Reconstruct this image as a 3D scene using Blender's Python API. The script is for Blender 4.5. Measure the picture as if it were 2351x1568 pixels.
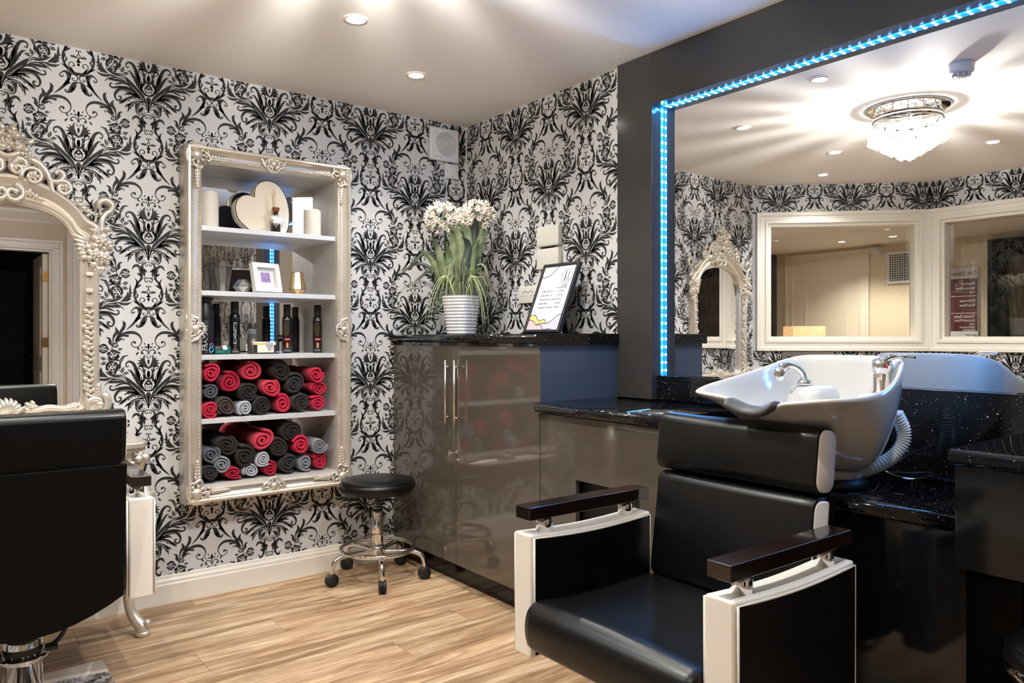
import bpy, bmesh, math, random
import numpy as np
from mathutils import Vector, Matrix
random.seed(7)
for o in list(bpy.data.objects): bpy.data.objects.remove(o)
S = bpy.context.scene
COL = S.collection
R = math.radians
PI = math.pi

# ---------------------------------------------------------------- camera
# corner of the two papered walls = world origin; back wall is y=0, mirror wall is x=0
FPX = 1732.0
cam_d = bpy.data.cameras.new('camera'); cam = bpy.data.objects.new('camera', cam_d); COL.objects.link(cam)
cam_d.sensor_fit = 'HORIZONTAL'; cam_d.sensor_width = 36.0; cam_d.lens = 36.0*FPX/2351
cam_d.shift_y = -11.0/2351
cam_d.clip_start = 0.02; cam_d.clip_end = 60
CAMP = (-2.477, -3.646, 1.2); THC = R(52.34)
cam.location = CAMP
cam.rotation_euler = (R(90), 0, THC-R(90))
S.camera = cam
def unproj(px, py, axis, val):
    v = (math.cos(THC), math.sin(THC), 0.0); r = (math.sin(THC), -math.cos(THC), 0.0)
    u = (px-1175.5)/FPX; w = (773.0-py)/FPX
    d = (v[0]+u*r[0], v[1]+u*r[1], w); t = (val-CAMP[axis])/d[axis]
    return (CAMP[0]+t*d[0], CAMP[1]+t*d[1], CAMP[2]+t*d[2])
# ---------------------------------------------------------------- world, exposure
W = bpy.data.worlds.new('world'); S.world = W; W.use_nodes = True
W.node_tree.nodes['Background'].inputs[0].default_value = (0.05, 0.05, 0.055, 1)
W.node_tree.nodes['Background'].inputs[1].default_value = 0.3
S.view_settings.view_transform = 'Standard'; S.view_settings.look = 'None'
S.view_settings.exposure = 0.46; S.view_settings.gamma = 1.0; S.view_settings.use_curve_mapping = False
S.cycles.use_denoising = True
S.cycles.sample_clamp_indirect = 6.0
S.cycles.caustics_reflective = True; S.cycles.caustics_refractive = False; S.cycles.blur_glossy = 0.6
S.cycles.max_bounces = 12; S.cycles.diffuse_bounces = 7; S.cycles.glossy_bounces = 6; S.cycles.transparent_max_bounces = 12
CEIL = 2.419
# lamp strengths
P_DOWN = 4.7; P_CHAND = 112.0; E_LED = 420.0
C_DOWN = (1.0, 0.985, 0.96); C_CHAND = (1.0, 0.975, 0.935); C_BLUE = (0.03, 0.30, 1.0)

# ---------------------------------------------------------------- helpers
def tag(o, label=None, cat=None, group=None, kind=None):
    if label: o['label'] = label
    if cat: o['category'] = cat
    if group: o['group'] = group
    if kind: o['kind'] = kind
    return o
def thing(name, label, cat, loc=(0,0,0), rz=0, group=None):
    o = bpy.data.objects.new(name, None); COL.objects.link(o)
    o.empty_display_size = 0.1
    o.location = loc; o.rotation_euler = (0, 0, rz)
    return tag(o, label, cat, group)
def cr(pts, n=6, closed=False):
    """Catmull-Rom resample of a list of tuples"""
    P = [np.array(p, float) for p in pts]; m = len(P); out = []
    for i in range(m if closed else m-1):
        if closed: a, b, c, d = P[(i-1) % m], P[i], P[(i+1) % m], P[(i+2) % m]
        else:
            b, c = P[i], P[i+1]
            a = P[i-1] if i > 0 else 2*b-c
            d = P[i+2] if i+2 < m else 2*c-b
        for k in range(n):
            t = k/n
            out.append(0.5*((2*b)+(-a+c)*t+(2*a-5*b+4*c-d)*t*t+(-a+3*b-3*c+d)*t**3))
    if not closed: out.append(P[-1])
    return out
class MB:
    def __init__(s): s.v = []; s.f = []; s.sm = []
    def add(s, vs, fs, smooth=False):
        b = len(s.v); s.v += [tuple(float(c) for c in p) for p in vs]
        for q in fs: s.f.append([b+i for i in q]); s.sm.append(smooth)
        return s
    def box(s, x0, x1, y0, y1, z0, z1):
        x0, x1 = min(x0, x1), max(x0, x1); y0, y1 = min(y0, y1), max(y0, y1); z0, z1 = min(z0, z1), max(z0, z1)
        return s.add([(x0,y0,z0),(x1,y0,z0),(x1,y1,z0),(x0,y1,z0),(x0,y0,z1),(x1,y0,z1),(x1,y1,z1),(x0,y1,z1)],
              [(0,3,2,1),(4,5,6,7),(0,1,5,4),(1,2,6,5),(2,3,7,6),(3,0,4,7)])
    def lathe(s, prof, n=24, c=(0,0,0), cap=True, axis='z', phase=0.0, smooth=True):
        vs = []; fs = []
        for (r, h) in prof:
            for k in range(n):
                a = 2*PI*k/n+phase
                p = (r*math.cos(a), r*math.sin(a), h)
                if axis == 'y': p = (p[0], h, p[1])
                if axis == 'x': p = (h, p[0], p[1])
                vs.append((p[0]+c[0], p[1]+c[1], p[2]+c[2]))
        m = len(prof)
        for i in range(m-1):
            for k in range(n):
                q = (i*n+k, i*n+(k+1) % n, (i+1)*n+(k+1) % n, (i+1)*n+k)
                fs.append(q if axis != 'y' else q[::-1])
        if cap:
            fs.append(tuple(range(n))[::-1] if axis != 'y' else tuple(range(n)))
            fs.append(tuple(range((m-1)*n, m*n)) if axis != 'y' else tuple(range((m-1)*n, m*n))[::-1])
        return s.add(vs, fs, smooth)
    def tube(s, pts, r, n=8, cap=True, closed=False, flat=1.0, up=None, smooth=True):
        P = [np.array(p, float) for p in pts]; m = len(P)
        rr = [r]*m if np.isscalar(r) else list(np.interp(np.linspace(0, 1, m), np.linspace(0, 1, len(r)), r))
        T = []
        for i in range(m):
            if closed: d = P[(i+1) % m]-P[i-1]
            else: d = P[min(i+1, m-1)]-P[max(i-1, 0)]
            T.append(d/(np.linalg.norm(d)+1e-12))
        N = np.array(up if up is not None else ((0,0,1) if abs(T[0][2]) < 0.9 else (1,0,0)), float)
        vs = []
        for i in range(m):
            if up is not None: N = np.array(up, float)
            N = N-T[i]*(N@T[i]); N /= (np.linalg.norm(N)+1e-12); B = np.cross(T[i], N)
            for k in range(n):
                a = 2*PI*k/n
                vs.append(P[i]+rr[i]*(math.cos(a)*B+math.sin(a)*N*flat))
        fs = []
        for i in range(m if closed else m-1):
            j = (i+1) % m
            for k in range(n): fs.append((i*n+k, i*n+(k+1) % n, j*n+(k+1) % n, j*n+k))
        if cap and not closed:
            fs.append(tuple(range(n))[::-1]); fs.append(tuple(range((m-1)*n, m*n)))
        return s.add(vs, fs, smooth)
    def ell(s, c, r, rot=None, nu=10, nv=6):
        if np.isscalar(r): r = (r, r, r)
        vs = [(0, 0, -r[2])]
        for j in range(1, nv):
            a = -PI/2+PI*j/nv
            for k in range(nu):
                b = 2*PI*k/nu
                vs.append((r[0]*math.cos(a)*math.cos(b), r[1]*math.cos(a)*math.sin(b), r[2]*math.sin(a)))
        vs.append((0, 0, r[2])); fs = []
        for k in range(nu):
            fs.append((0, 1+(k+1) % nu, 1+k)); L = 1+(nv-2)*nu
            fs.append((L+k, L+(k+1) % nu, len(vs)-1))
        for j in range(nv-2):
            for k in range(nu):
                a = 1+j*nu+k; b = 1+j*nu+(k+1) % nu
                fs.append((a, b, b+nu, a+nu))
        M = rot if rot is not None else Matrix.Identity(3)
        vs = [tuple(M @ Vector(p)+Vector(c)) for p in vs]
        return s.add(vs, fs, True)
    def prism(s, poly, a0, a1, axis='y', smooth=False):
        """extrude 2-D polygon along an axis: 'y' -> (x,z), 'x' -> (y,z), 'z' -> (x,y)"""
        n = len(poly)
        def P(p, a): return {'y': (p[0], a, p[1]), 'x': (a, p[0], p[1]), 'z': (p[0], p[1], a)}[axis]
        vs = [P(p, a0) for p in poly]+[P(p, a1) for p in poly]
        fs = [tuple(range(n)), tuple(range(n, 2*n))[::-1]]
        b = len(s.v); s.v += [tuple(map(float, p)) for p in vs]
        for q in fs: s.f.append([b+i for i in q]); s.sm.append(False)
        for k in range(n): s.f.append([b+k, b+n+k, b+n+(k+1) % n, b+(k+1) % n]); s.sm.append(smooth)
        return s
    def mesh(s, name, fix=True):
        me = bpy.data.meshes.new(name); me.from_pydata(s.v, [], s.f)
        me.polygons.foreach_set('use_smooth', s.sm)
        if fix:
            bm = bmesh.new(); bm.from_mesh(me); bmesh.ops.recalc_face_normals(bm, faces=bm.faces); bm.to_mesh(me); bm.free()
        me.update(); return me
    def build(s, name, mat, parent=None, world=False, bevel=0, seg=2, fix=True, auto=False):
        if world and parent is not None:
            L = parent.location; s.v = [(a-L[0], b-L[1], c-L[2]) for a, b, c in s.v]
        return link(name, s.mesh(name, fix), mat, parent, bevel, seg, auto)
def link(name, me, mat, parent=None, bevel=0, seg=2, auto=False):
    o = bpy.data.objects.new(name, me); COL.objects.link(o)
    if mat is not None and not me.materials: me.materials.append(mat)
    if parent is not None: o.parent = parent
    if bevel:
        b = o.modifiers.new('bevel', 'BEVEL'); b.width = bevel; b.segments = seg; b.limit_method = 'ANGLE'; b.angle_limit = R(35)
        me.polygons.foreach_set('use_smooth', [True]*len(me.polygons))
        b.harden_normals = True
    return o
def dup(root, loc=None, rz=None, label=None, group=None, mats=None):
    r = root.copy(); COL.objects.link(r)
    if loc is not None: r.location = loc
    if rz is not None: r.rotation_euler = (0, 0, rz)
    if label: r['label'] = label
    if group: r['group'] = group
    for ch in list(root.children):
        c = ch.copy(); COL.objects.link(c); c.parent = r
        for g in list(ch.children):
            d = g.copy(); COL.objects.link(d); d.parent = c
    return r
def box_obj(name, mat, ext, parent=None, bevel=0, world=True, seg=2):
    return MB().box(*ext).build(name, mat, parent, world=world and parent is not None, bevel=bevel, seg=seg)
def struct(o): o['kind'] = 'structure'; return o
def rbox(hx, hy, hz, r, n=4):
    """rounded box (all edges) as MB centred at the origin"""
    m = MB(); g = []
    bm = bmesh.new(); bmesh.ops.create_cube(bm, size=1.0)
    for v in bm.verts: v.co = Vector((v.co.x*2*hx, v.co.y*2*hy, v.co.z*2*hz))
    bmesh.ops.bevel(bm, geom=list(bm.edges), offset=r, segments=n, profile=0.5, affect='EDGES')
    bm.verts.ensure_lookup_table()
    m.add([v.co[:] for v in bm.verts], [[v.index for v in f.verts] for f in bm.faces], True)
    bm.free(); return m
def text_mesh(body, size, align='CENTER', extrude=0.0002):
    cu = bpy.data.curves.new('txt', 'FONT'); cu.body = body; cu.size = size
    cu.align_x = align; cu.align_y = 'CENTER'; cu.extrude = extrude; cu.resolution_u = 3
    o = bpy.data.objects.new('txt', cu); COL.objects.link(o)
    dg = bpy.context.evaluated_depsgraph_get(); dg.update()
    me = bpy.data.meshes.new_from_object(o.evaluated_get(dg))
    bpy.data.objects.remove(o); bpy.data.curves.remove(cu)
    return me
def text_part(name, body, size, mat, parent, fn, align='CENTER'):
    """fn maps text-plane (x,y,z) to parent space"""
    me = text_mesh(body, size, align)
    for v in me.vertices: v.co = Vector(fn(v.co.x, v.co.y, v.co.z))
    me.materials.clear()
    return link(name, me, mat, parent)

# ---------------------------------------------------------------- materials
def mat(name, col, rough=0.5, metal=0.0, spec=0.5, coat=0.0, coat_r=0.05, bump=None, sheen=0.0, emit=None, es=0.0, trans=0.0, ior=1.45, vary=None):
    m = bpy.data.materials.new(name); m.use_nodes = True; nt = m.node_tree
    b = nt.nodes['Principled BSDF']
    b.inputs['Base Color'].default_value = (*col, 1); b.inputs['Roughness'].default_value = rough
    b.inputs['Metallic'].default_value = metal; b.inputs['Specular IOR Level'].default_value = spec
    b.inputs['Coat Weight'].default_value = coat; b.inputs['Coat Roughness'].default_value = coat_r
    b.inputs['Sheen Weight'].default_value = sheen; b.inputs['Transmission Weight'].default_value = trans
    b.inputs['IOR'].default_value = ior
    if emit: b.inputs['Emission Color'].default_value = (*emit, 1); b.inputs['Emission Strength'].default_value = es
    if vary or bump:
        tc = nt.nodes.new('ShaderNodeTexCoord')
    if vary:   # (scale, amount, colour2)
        n = nt.nodes.new('ShaderNodeTexNoise'); n.inputs['Scale'].default_value = vary[0]; n.inputs['Detail'].default_value = 4
        nt.links.new(tc.outputs['Object'], n.inputs['Vector'])
        cx = nt.nodes.new('ShaderNodeMix'); cx.data_type = 'RGBA'
        cx.inputs['A'].default_value = (*col, 1); cx.inputs['B'].default_value = (*vary[2], 1)
        ma = nt.nodes.new('ShaderNodeMapRange'); ma.inputs[1].default_value = 0.35; ma.inputs[2].default_value = 0.65; ma.inputs[4].default_value = vary[1]
        nt.links.new(n.outputs['Fac'], ma.inputs[0]); nt.links.new(ma.outputs[0], cx.inputs['Factor'])
        nt.links.new(cx.outputs['Result'], b.inputs['Base Color'])
    if bump:   # (scale, strength, distance)
        n = nt.nodes.new('ShaderNodeTexNoise'); n.inputs['Scale'].default_value = bump[0]; n.inputs['Detail'].default_value = 3
        nt.links.new(tc.outputs['Object'], n.inputs['Vector'])
        bp = nt.nodes.new('ShaderNodeBump'); bp.inputs['Strength'].default_value = bump[1]; bp.inputs['Distance'].default_value = bump[2]
        nt.links.new(n.outputs['Fac'], bp.inputs['Height']); nt.links.new(bp.outputs['Normal'], b.inputs['Normal'])
    return m
def srgb(r, g, b):
    f = lambda c: (c/255/12.92) if c/255 <= 0.04045 else ((c/255+0.055)/1.055)**2.4
    return (f(r), f(g), f(b))
M = {}
M['paper'] = mat('wallpaper_ground', srgb(196, 195, 194), 0.42, metal=0.0, spec=0.5, bump=(900, 0.08, 0.0005))
M['flock'] = mat('wallpaper_print', srgb(34, 34, 33), 0.6, spec=0.35)
M['ceil'] = mat('ceiling_paint', srgb(240, 235, 228), 0.8, bump=(250, 0.05, 0.001))
M['cream'] = mat('cream_gloss_paint', srgb(226, 220, 206), 0.3, spec=0.5)
M['white_gloss'] = mat('white_gloss_paint', srgb(236, 233, 227), 0.3)
M['beige'] = mat('beige_wall_paint', srgb(216, 203, 178), 0.7, bump=(300, 0.05, 0.001))
M['taupe'] = mat('taupe_gloss_panel', srgb(80, 73, 65), 0.07, spec=0.6, coat=0.6, coat_r=0.02, bump=(9, 0.008, 0.01))
M['slate'] = mat('slate_grey_gloss_panel', srgb(62, 72, 84), 0.2, spec=0.5)
M['fascia'] = mat('charcoal_gloss_fascia', srgb(52, 50, 48), 0.16, spec=0.5)
M['black_panel'] = mat('black_gloss_panel', srgb(15, 15, 15), 0.1, spec=0.4)
M['black'] = mat('black_matt', srgb(14, 14, 14), 0.5)
M['void'] = mat('unlit_room_and_subfloor', srgb(20, 20, 20), 0.9)  # puts the unlit room's darkness into the wall colour; also the subfloor black
M['mirror'] = mat('mirror_glass', (0.93, 0.94, 0.94), 0.0, metal=1.0)
M['silver'] = mat('champagne_silver_leaf', srgb(216, 208, 194), 0.33, metal=0.6, spec=0.6, bump=(60, 0.10, 0.002), vary=(14, 0.5, srgb(200, 189, 170)))
M['silver_wood'] = mat('brushed_silver_board', srgb(206, 204, 200), 0.40, metal=0.35, vary=(8, 0.4, srgb(176, 172, 166)))
M['shelf_edge'] = mat('pale_silver_shelf', srgb(214, 213, 212), 0.35, metal=0.25)
M['chrome'] = mat('chrome', (0.82, 0.81, 0.80), 0.06, metal=1.0)
M['steel'] = mat('brushed_steel', (0.74, 0.72, 0.68), 0.25, metal=1.0)
M['leather'] = mat('black_leather', srgb(7, 7, 8), 0.34, spec=0.4, bump=(420, 0.12, 0.001))
M['vinyl'] = mat('matt_black_vinyl', srgb(6, 6, 6), 0.55, spec=0.12, bump=(420, 0.1, 0.001))
M['cream_leather'] = mat('cream_leather', srgb(236, 231, 220), 0.42, bump=(320, 0.15, 0.001))
M['dark_wood'] = mat('dark_lacquered_wood', srgb(26, 16, 15), 0.14, spec=0.5, coat=0.4, coat_r=0.04)
M['rubber'] = mat('black_rubber', srgb(22, 22, 22), 0.45)
M['grey_rubber'] = mat('grey_rubber', srgb(66, 66, 64), 0.5)
M['ceramic'] = mat('white_ceramic', srgb(196, 196, 193), 0.08, spec=0.6, coat=0.4)
M['white_plastic'] = mat('white_plastic', srgb(214, 214, 216), 0.35)
M['cream_plastic'] = mat('cream_plastic', srgb(206, 202, 190), 0.4)
M['grey_plastic'] = mat('grey_plastic', srgb(176, 177, 178), 0.4)
M['red_dot'] = mat('red_dot', srgb(200, 30, 40), 0.3, emit=srgb(255, 30, 40), es=1.0)
M['hole'] = mat('dark_slot', srgb(30, 30, 30), 0.7)
M['wax'] = mat('ivory_wax', srgb(216, 210, 198), 0.5, spec=0.4)
M['ink'] = mat('black_ink', srgb(28, 28, 30), 0.5)
M['print_white'] = mat('white_print', srgb(240, 240, 240), 0.5)
M['grey_ink'] = mat('grey_ink', srgb(96, 98, 106), 0.6)
M['paper_sheet'] = mat('white_paper', srgb(198, 198, 203), 0.55)
M['pink_print'] = mat('pale_pink_print', srgb(200, 172, 174), 0.55)
M['yellow_print'] = mat('pale_yellow_print', srgb(206, 188, 118), 0.55)
M['lilac_print'] = mat('pale_lilac_print', srgb(186, 184, 198), 0.55)
M['gold'] = mat('pale_gold_metal', srgb(206, 176, 128), 0.24, metal=0.95)
M['mercury'] = mat('smoky_silver_metal', srgb(176, 174, 170), 0.2, metal=0.9)
M['seam'] = mat('dark_patina_edge', srgb(70, 62, 52), 0.4, metal=0.7)
M['can'] = mat('black_lacquered_can', srgb(14, 14, 16), 0.18, spec=0.6)
M['can_matt'] = mat('black_satin_plastic', srgb(20, 20, 21), 0.4)
M['red_label'] = mat('red_label', srgb(186, 24, 54), 0.4)
M['orange_label'] = mat('copper_label', srgb(214, 138, 84), 0.4)
M['teal'] = mat('teal_foil', srgb(30, 110, 100), 0.3, metal=0.4)
M['brown'] = mat('brown_print', srgb(60, 42, 34), 0.5)
M['box_cream'] = mat('cream_card', srgb(236, 228, 208), 0.5)
M['heart_face'] = mat('ivory_mirror_card', srgb(220, 210, 190), 0.12, spec=0.6)
M['amber'] = mat('amber_wood', srgb(120, 70, 34), 0.4)
M['reed'] = mat('reed_stick', srgb(230, 206, 170), 0.6)
M['feather'] = mat('white_feather', srgb(242, 242, 242), 0.7, sheen=0.3)
M['dark_glass'] = mat('dark_brown_glass', srgb(44, 34, 30), 0.12)
M['leaf'] = mat('dull_green_leaf', srgb(112, 122, 84), 0.5, vary=(18, 0.9, srgb(70, 82, 54)))
M['leaf_dark'] = mat('dark_green_leaf', srgb(44, 54, 42), 0.5)
M['grass'] = mat('pale_grass_blade', srgb(150, 158, 112), 0.55, vary=(12, 0.8, srgb(190, 194, 150)))
M['petal'] = mat('cream_petal', srgb(222, 214, 198), 0.55, vary=(40, 0.5, srgb(222, 200, 166)))
M['floret'] = mat('green_floret_stalk', srgb(60, 100, 60), 0.5)
M['soil'] = mat('dark_soil', srgb(40, 34, 28), 0.9)
M['pot'] = mat('white_glazed_pot', srgb(214, 214, 215), 0.3)
M['maroon'] = mat('maroon_sign', srgb(86, 38, 40), 0.35)
M['shade'] = mat('lit_parchment_shade', srgb(240, 210, 170), 0.7, emit=srgb(255, 205, 150), es=0.8, vary=(25, 0.5, srgb(190, 130, 90)))
M['brass'] = mat('brass', srgb(120, 92, 56), 0.35, metal=1.0)
M['lamp_on'] = mat('lamp_disc', (1, 1, 1), 0.5, emit=(1.0, 0.95, 0.88), es=30.0)
M['led'] = mat('blue_led', (1, 1, 1), 0.5, emit=(0.05, 0.36, 1.0), es=E_LED)
M['led_tape'] = mat('blue_led_tape', srgb(60, 130, 220), 0.4, emit=(0.0, 0.19, 0.60), es=1.1)
M['bulb'] = mat('bulb_glow', (1, 1, 1), 0.5, emit=(1.0, 0.92, 0.8), es=9.0)
M['hose'] = mat('pale_grey_hose', srgb(206, 206, 204), 0.4)
TOWEL = {}
for k, c in dict(red=(202, 34, 66), crimson=(176, 18, 50), coral=(206, 52, 74), brown=(74, 60, 54), dark=(38, 34, 32), charcoal=(48, 46, 46), slate=(88, 90, 98), grey=(140, 142, 148), pale=(190, 192, 200)).items():
    TOWEL[k] = mat('towelling_'+k, srgb(*c), 0.95, spec=0.1, sheen=0.12, bump=(380, 0.9, 0.004), vary=(220, 0.5, srgb(*[int(q*0.72) for q in c])))
def sparkle():
    m = mat('black_sparkle_stone', srgb(13, 13, 15), 0.06, spec=0.55); nt = m.node_tree; b = nt.nodes['Principled BSDF']
    tc = nt.nodes.new('ShaderNodeTexCoord'); mixs = None
    prev = None
    for sc, th in ((80, 0.16), (210, 0.20)):
        vo = nt.nodes.new('ShaderNodeTexVoronoi'); vo.inputs['Scale'].default_value = sc
        nt.links.new(tc.outputs['Object'], vo.inputs['Vector'])
        wn = nt.nodes.new('ShaderNodeTexWhiteNoise'); nt.links.new(vo.outputs['Color'], wn.inputs['Vector'])
        # speckle size varies and only some cells carry one
        sz = nt.nodes.new('ShaderNodeMath'); sz.operation = 'MULTIPLY_ADD'; sz.inputs[1].default_value = th*3.0; sz.inputs[2].default_value = -th*2.0
        nt.links.new(wn.outputs['Value'], sz.inputs[0])
        lt = nt.nodes.new('ShaderNodeMath'); lt.operation = 'LESS_THAN'
        nt.links.new(vo.outputs['Distance'], lt.inputs[0]); nt.links.new(sz.outputs[0], lt.inputs[1])
        if prev is None: prev = lt.outputs[0]
        else:
            mx = nt.nodes.new('ShaderNodeMath'); mx.operation = 'MAXIMUM'
            nt.links.new(prev, mx.inputs[0]); nt.links.new(lt.outputs[0], mx.inputs[1]); prev = mx.outputs[0]
    cm = nt.nodes.new('ShaderNodeMix'); cm.data_type = 'RGBA'
    cm.inputs['A'].default_value = (*srgb(13, 13, 15), 1); cm.inputs['B'].default_value = (*srgb(225, 222, 214), 1)
    nt.links.new(prev, cm.inputs['Factor']); nt.links.new(cm.outputs['Result'], b.inputs['Base Color'])
    return m
M['sparkle'] = sparkle()
def wood():
    m = mat('oak_vinyl_plank', srgb(176, 138, 100), 0.42, spec=0.4); nt = m.node_tree; b = nt.nodes['Principled BSDF']
    tc = nt.nodes.new('ShaderNodeTexCoord'); oi = nt.nodes.new('ShaderNodeObjectInfo')
    sc = nt.nodes.new('ShaderNodeVectorMath'); sc.operation = 'MULTIPLY'; sc.inputs[1].default_value = (1.3, 13, 1)
    nt.links.new(tc.outputs['Object'], sc.inputs[0])
    off = nt.nodes.new('ShaderNodeVectorMath'); off.operation = 'SCALE'; off.inputs[0].default_value = (37, 53, 19)
    nt.links.new(oi.outputs['Random'], off.inputs['Scale'])
    ad = nt.nodes.new('ShaderNodeVectorMath'); nt.links.new(sc.outputs[0], ad.inputs[0]); nt.links.new(off.outputs[0], ad.inputs[1])
    n1 = nt.nodes.new('ShaderNodeTexNoise'); n1.inputs['Scale'].default_value = 1.25; n1.inputs['Detail'].default_value = 9; n1.inputs['Roughness'].default_value = 0.72; n1.inputs['Distortion'].default_value = 0.8
    nt.links.new(ad.outputs[0], n1.inputs['Vector'])
    s2 = nt.nodes.new('ShaderNodeVectorMath'); s2.operation = 'MULTIPLY'; s2.inputs[1].default_value = (3.0, 11, 1); nt.links.new(ad.outputs[0], s2.inputs[0])
    n2 = nt.nodes.new('ShaderNodeTexNoise'); n2.inputs['Scale'].default_value = 1.6; n2.inputs['Detail'].default_value = 3
    nt.links.new(s2.outputs[0], n2.inputs['Vector'])
    ra = nt.nodes.new('ShaderNodeValToRGB'); e = ra.color_ramp.elements
    e[0].position = 0.30; e[0].color = (*srgb(104, 80, 58), 1); e[1].position = 0.70; e[1].color = (*srgb(222, 200, 172), 1)
    k = e.new(0.46); k.color = (*srgb(162, 130, 98), 1); k = e.new(0.56); k.color = (*srgb(194, 164, 130), 1)
    nt.links.new(n1.outputs['Fac'], ra.inputs['Fac'])
    mp = nt.nodes.new('ShaderNodeMapRange'); mp.inputs[1].default_value = 0.3; mp.inputs[2].default_value = 0.7; mp.inputs[3].default_value = 0.76; mp.inputs[4].default_value = 1.12
    nt.links.new(n2.outputs['Fac'], mp.inputs[0])
    rv = nt.nodes.new('ShaderNodeMapRange'); rv.inputs[3].default_value = 0.86; rv.inputs[4].default_value = 1.1; nt.links.new(oi.outputs['Random'], rv.inputs[0])
    mu = nt.nodes.new('ShaderNodeMath'); mu.operation = 'MULTIPLY'; nt.links.new(mp.outputs[0], mu.inputs[0]); nt.links.new(rv.outputs[0], mu.inputs[1])
    vm = nt.nodes.new('ShaderNodeVectorMath'); vm.operation = 'SCALE'; nt.links.new(ra.outputs['Color'], vm.inputs[0]); nt.links.new(mu.outputs[0], vm.inputs['Scale'])
    nt.links.new(vm.outputs[0], b.inputs['Base Color'])
    bp = nt.nodes.new('ShaderNodeBump'); bp.inputs['Strength'].default_value = 0.12; bp.inputs['Distance'].default_value = 0.002
    nt.links.new(n2.outputs['Fac'], bp.inputs['Height']); nt.links.new(bp.outputs['Normal'], b.inputs['Normal'])
    return m
M['oak'] = wood()
def pane_mat(name, refl=0.1, tint=(0.95, 0.96, 0.95)):
    m = bpy.data.materials.new(name); m.use_nodes = True; nt = m.node_tree
    for n in list(nt.nodes): nt.nodes.remove(n)
    o = nt.nodes.new('ShaderNodeOutputMaterial'); mx = nt.nodes.new('ShaderNodeMixShader'); t = nt.nodes.new('ShaderNodeBsdfTransparent'); g = nt.nodes.new('ShaderNodeBsdfGlossy')
    t.inputs[0].default_value = (*tint, 1); g.inputs['Roughness'].default_value = 0.0
    mx.inputs[0].default_value = refl
    nt.links.new(t.outputs[0], mx.inputs[1]); nt.links.new(g.outputs[0], mx.inputs[2]); nt.links.new(mx.outputs[0], o.inputs[0])
    return m
M['pane'] = pane_mat('window_pane', 0.06, (0.9, 0.9, 0.88))
def crystal_mat():
    m = pane_mat('cut_crystal', 0.35, (0.98, 0.98, 0.98)); nt = m.node_tree
    o = [n for n in nt.nodes if n.type == 'OUTPUT_MATERIAL'][0]; mx0 = [n for n in nt.nodes if n.type == 'MIX_SHADER'][0]
    tr = nt.nodes.new('ShaderNodeBsdfTranslucent'); tr.inputs[0].default_value = (0.95, 0.95, 0.95, 1); df = nt.nodes.new('ShaderNodeBsdfDiffuse'); df.inputs[0].default_value = (0.95, 0.95, 0.95, 1)
    a = nt.nodes.new('ShaderNodeMixShader'); b = nt.nodes.new('ShaderNodeMixShader'); b.inputs[0].default_value = 0.012
    nt.links.new(tr.outputs[0], a.inputs[1]); nt.links.new(df.outputs[0], a.inputs[2]); nt.links.new(mx0.outputs[0], b.inputs[1]); nt.links.new(a.outputs[0], b.inputs[2]); nt.links.new(b.outputs[0], o.inputs[0])
    return m
M['crystal'] = crystal_mat()
M['clear'] = pane_mat('clear_plastic', 0.15, (0.8, 0.88, 0.95))
# ================================================================ ROOM
P0 = (-2.705, 0.0); P1 = (-3.66, -0.955); YF = -5.0
XH = -4.65                                       # hall wall beyond the interior windows
# floor with separate planks
fl = struct(MB().box(-4.75, 0.25, -6.6, 1.6, -0.06, -0.0125).build('floor', M['void']))
def planks():
    w, L = 0.182, 1.22; meshes = {}
    rng = random.Random(3); j = 0; y = -5.02
    while y < -0.02:
        off = rng.random()*L; x = -4.62-off
        while x < -0.02:
            a, b = max(x, -4.62), min(x+L, -0.02)
            y1 = min(y+w, -0.002)
            if b-a > 0.03:
                key = (round(b-a, 3), round(y1-y, 3))
                if key not in meshes:
                    g = 0.0006
                    meshes[key] = MB().box(g, key[0]-g, g, key[1]-g, 0, 0.0125).mesh('plank'); meshes[key].materials.append(M['oak'])
                o = link('plank', meshes[key], None, fl); o.location = (a, y, -0.0125)
            x += L
        y += w; j += 1
planks()
ce = struct(MB().box(-4.75, 0.25, -6.6, 1.6, CEIL, CEIL+0.1).build('ceiling', M['ceil']))
# back wall (y=0) with the opening for the recessed shelf cabinet
NX0, NX1, NZ0, NZ1 = -1.535, -0.845, 0.497, 2.012
wb = MB()
wb.box(P0[0]-0.02, NX0, 0, 0.24, 0, CEIL); wb.box(NX1, 0.24, 0, 0.24, 0, CEIL)
wb.box(NX0, NX1, 0, 0.24, 0, NZ0); wb.box(NX0, NX1, 0, 0.24, NZ1, CEIL)
wall_back = struct(wb.build('wall_back', M['paper']))
wall_right = struct(box_obj('wall_right', M['paper'], (0.0, 0.24, -1.245, -0.0005, 0, CEIL)))
# the long part behind the fascia and mirror
tr = struct(box_obj('wall_right_mirror_side', M['black_panel'], (0.065, 0.24, -3.095, -1.2455, 0, CEIL)))
wall_right_far = struct(box_obj('wall_right_far', M['paper'], (0.0, 0.24, -5.0, -3.0955, 0, CEIL)))
# bay: diagonal wall with interior window, then the left wall with another
def wall_frame_local(p, q):
    d = Vector((q[0]-p[0], q[1]-p[1])); L = d.length; a = math.atan2(d.y, d.x); return L, a
WZ0, WZ1 = 1.085, 2.20
Ld, Ad = wall_frame_local(P0, P1)
def wall_with_window(name, loc, ang, L, w0, w1, th=0.12):
    m = MB(); m.box(0, w0, -th, 0, 0, CEIL); m.box(w1, L, -th, 0, 0, CEIL); m.box(w0, w1, -th, 0, 0, WZ0+0.05); m.box(w0, w1, -th, 0, WZ1-0.05, CEIL)
    o = m.build(name, M['paper']); o.location = loc; o.rotation_euler = (0, 0, ang); return struct(o)
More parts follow.
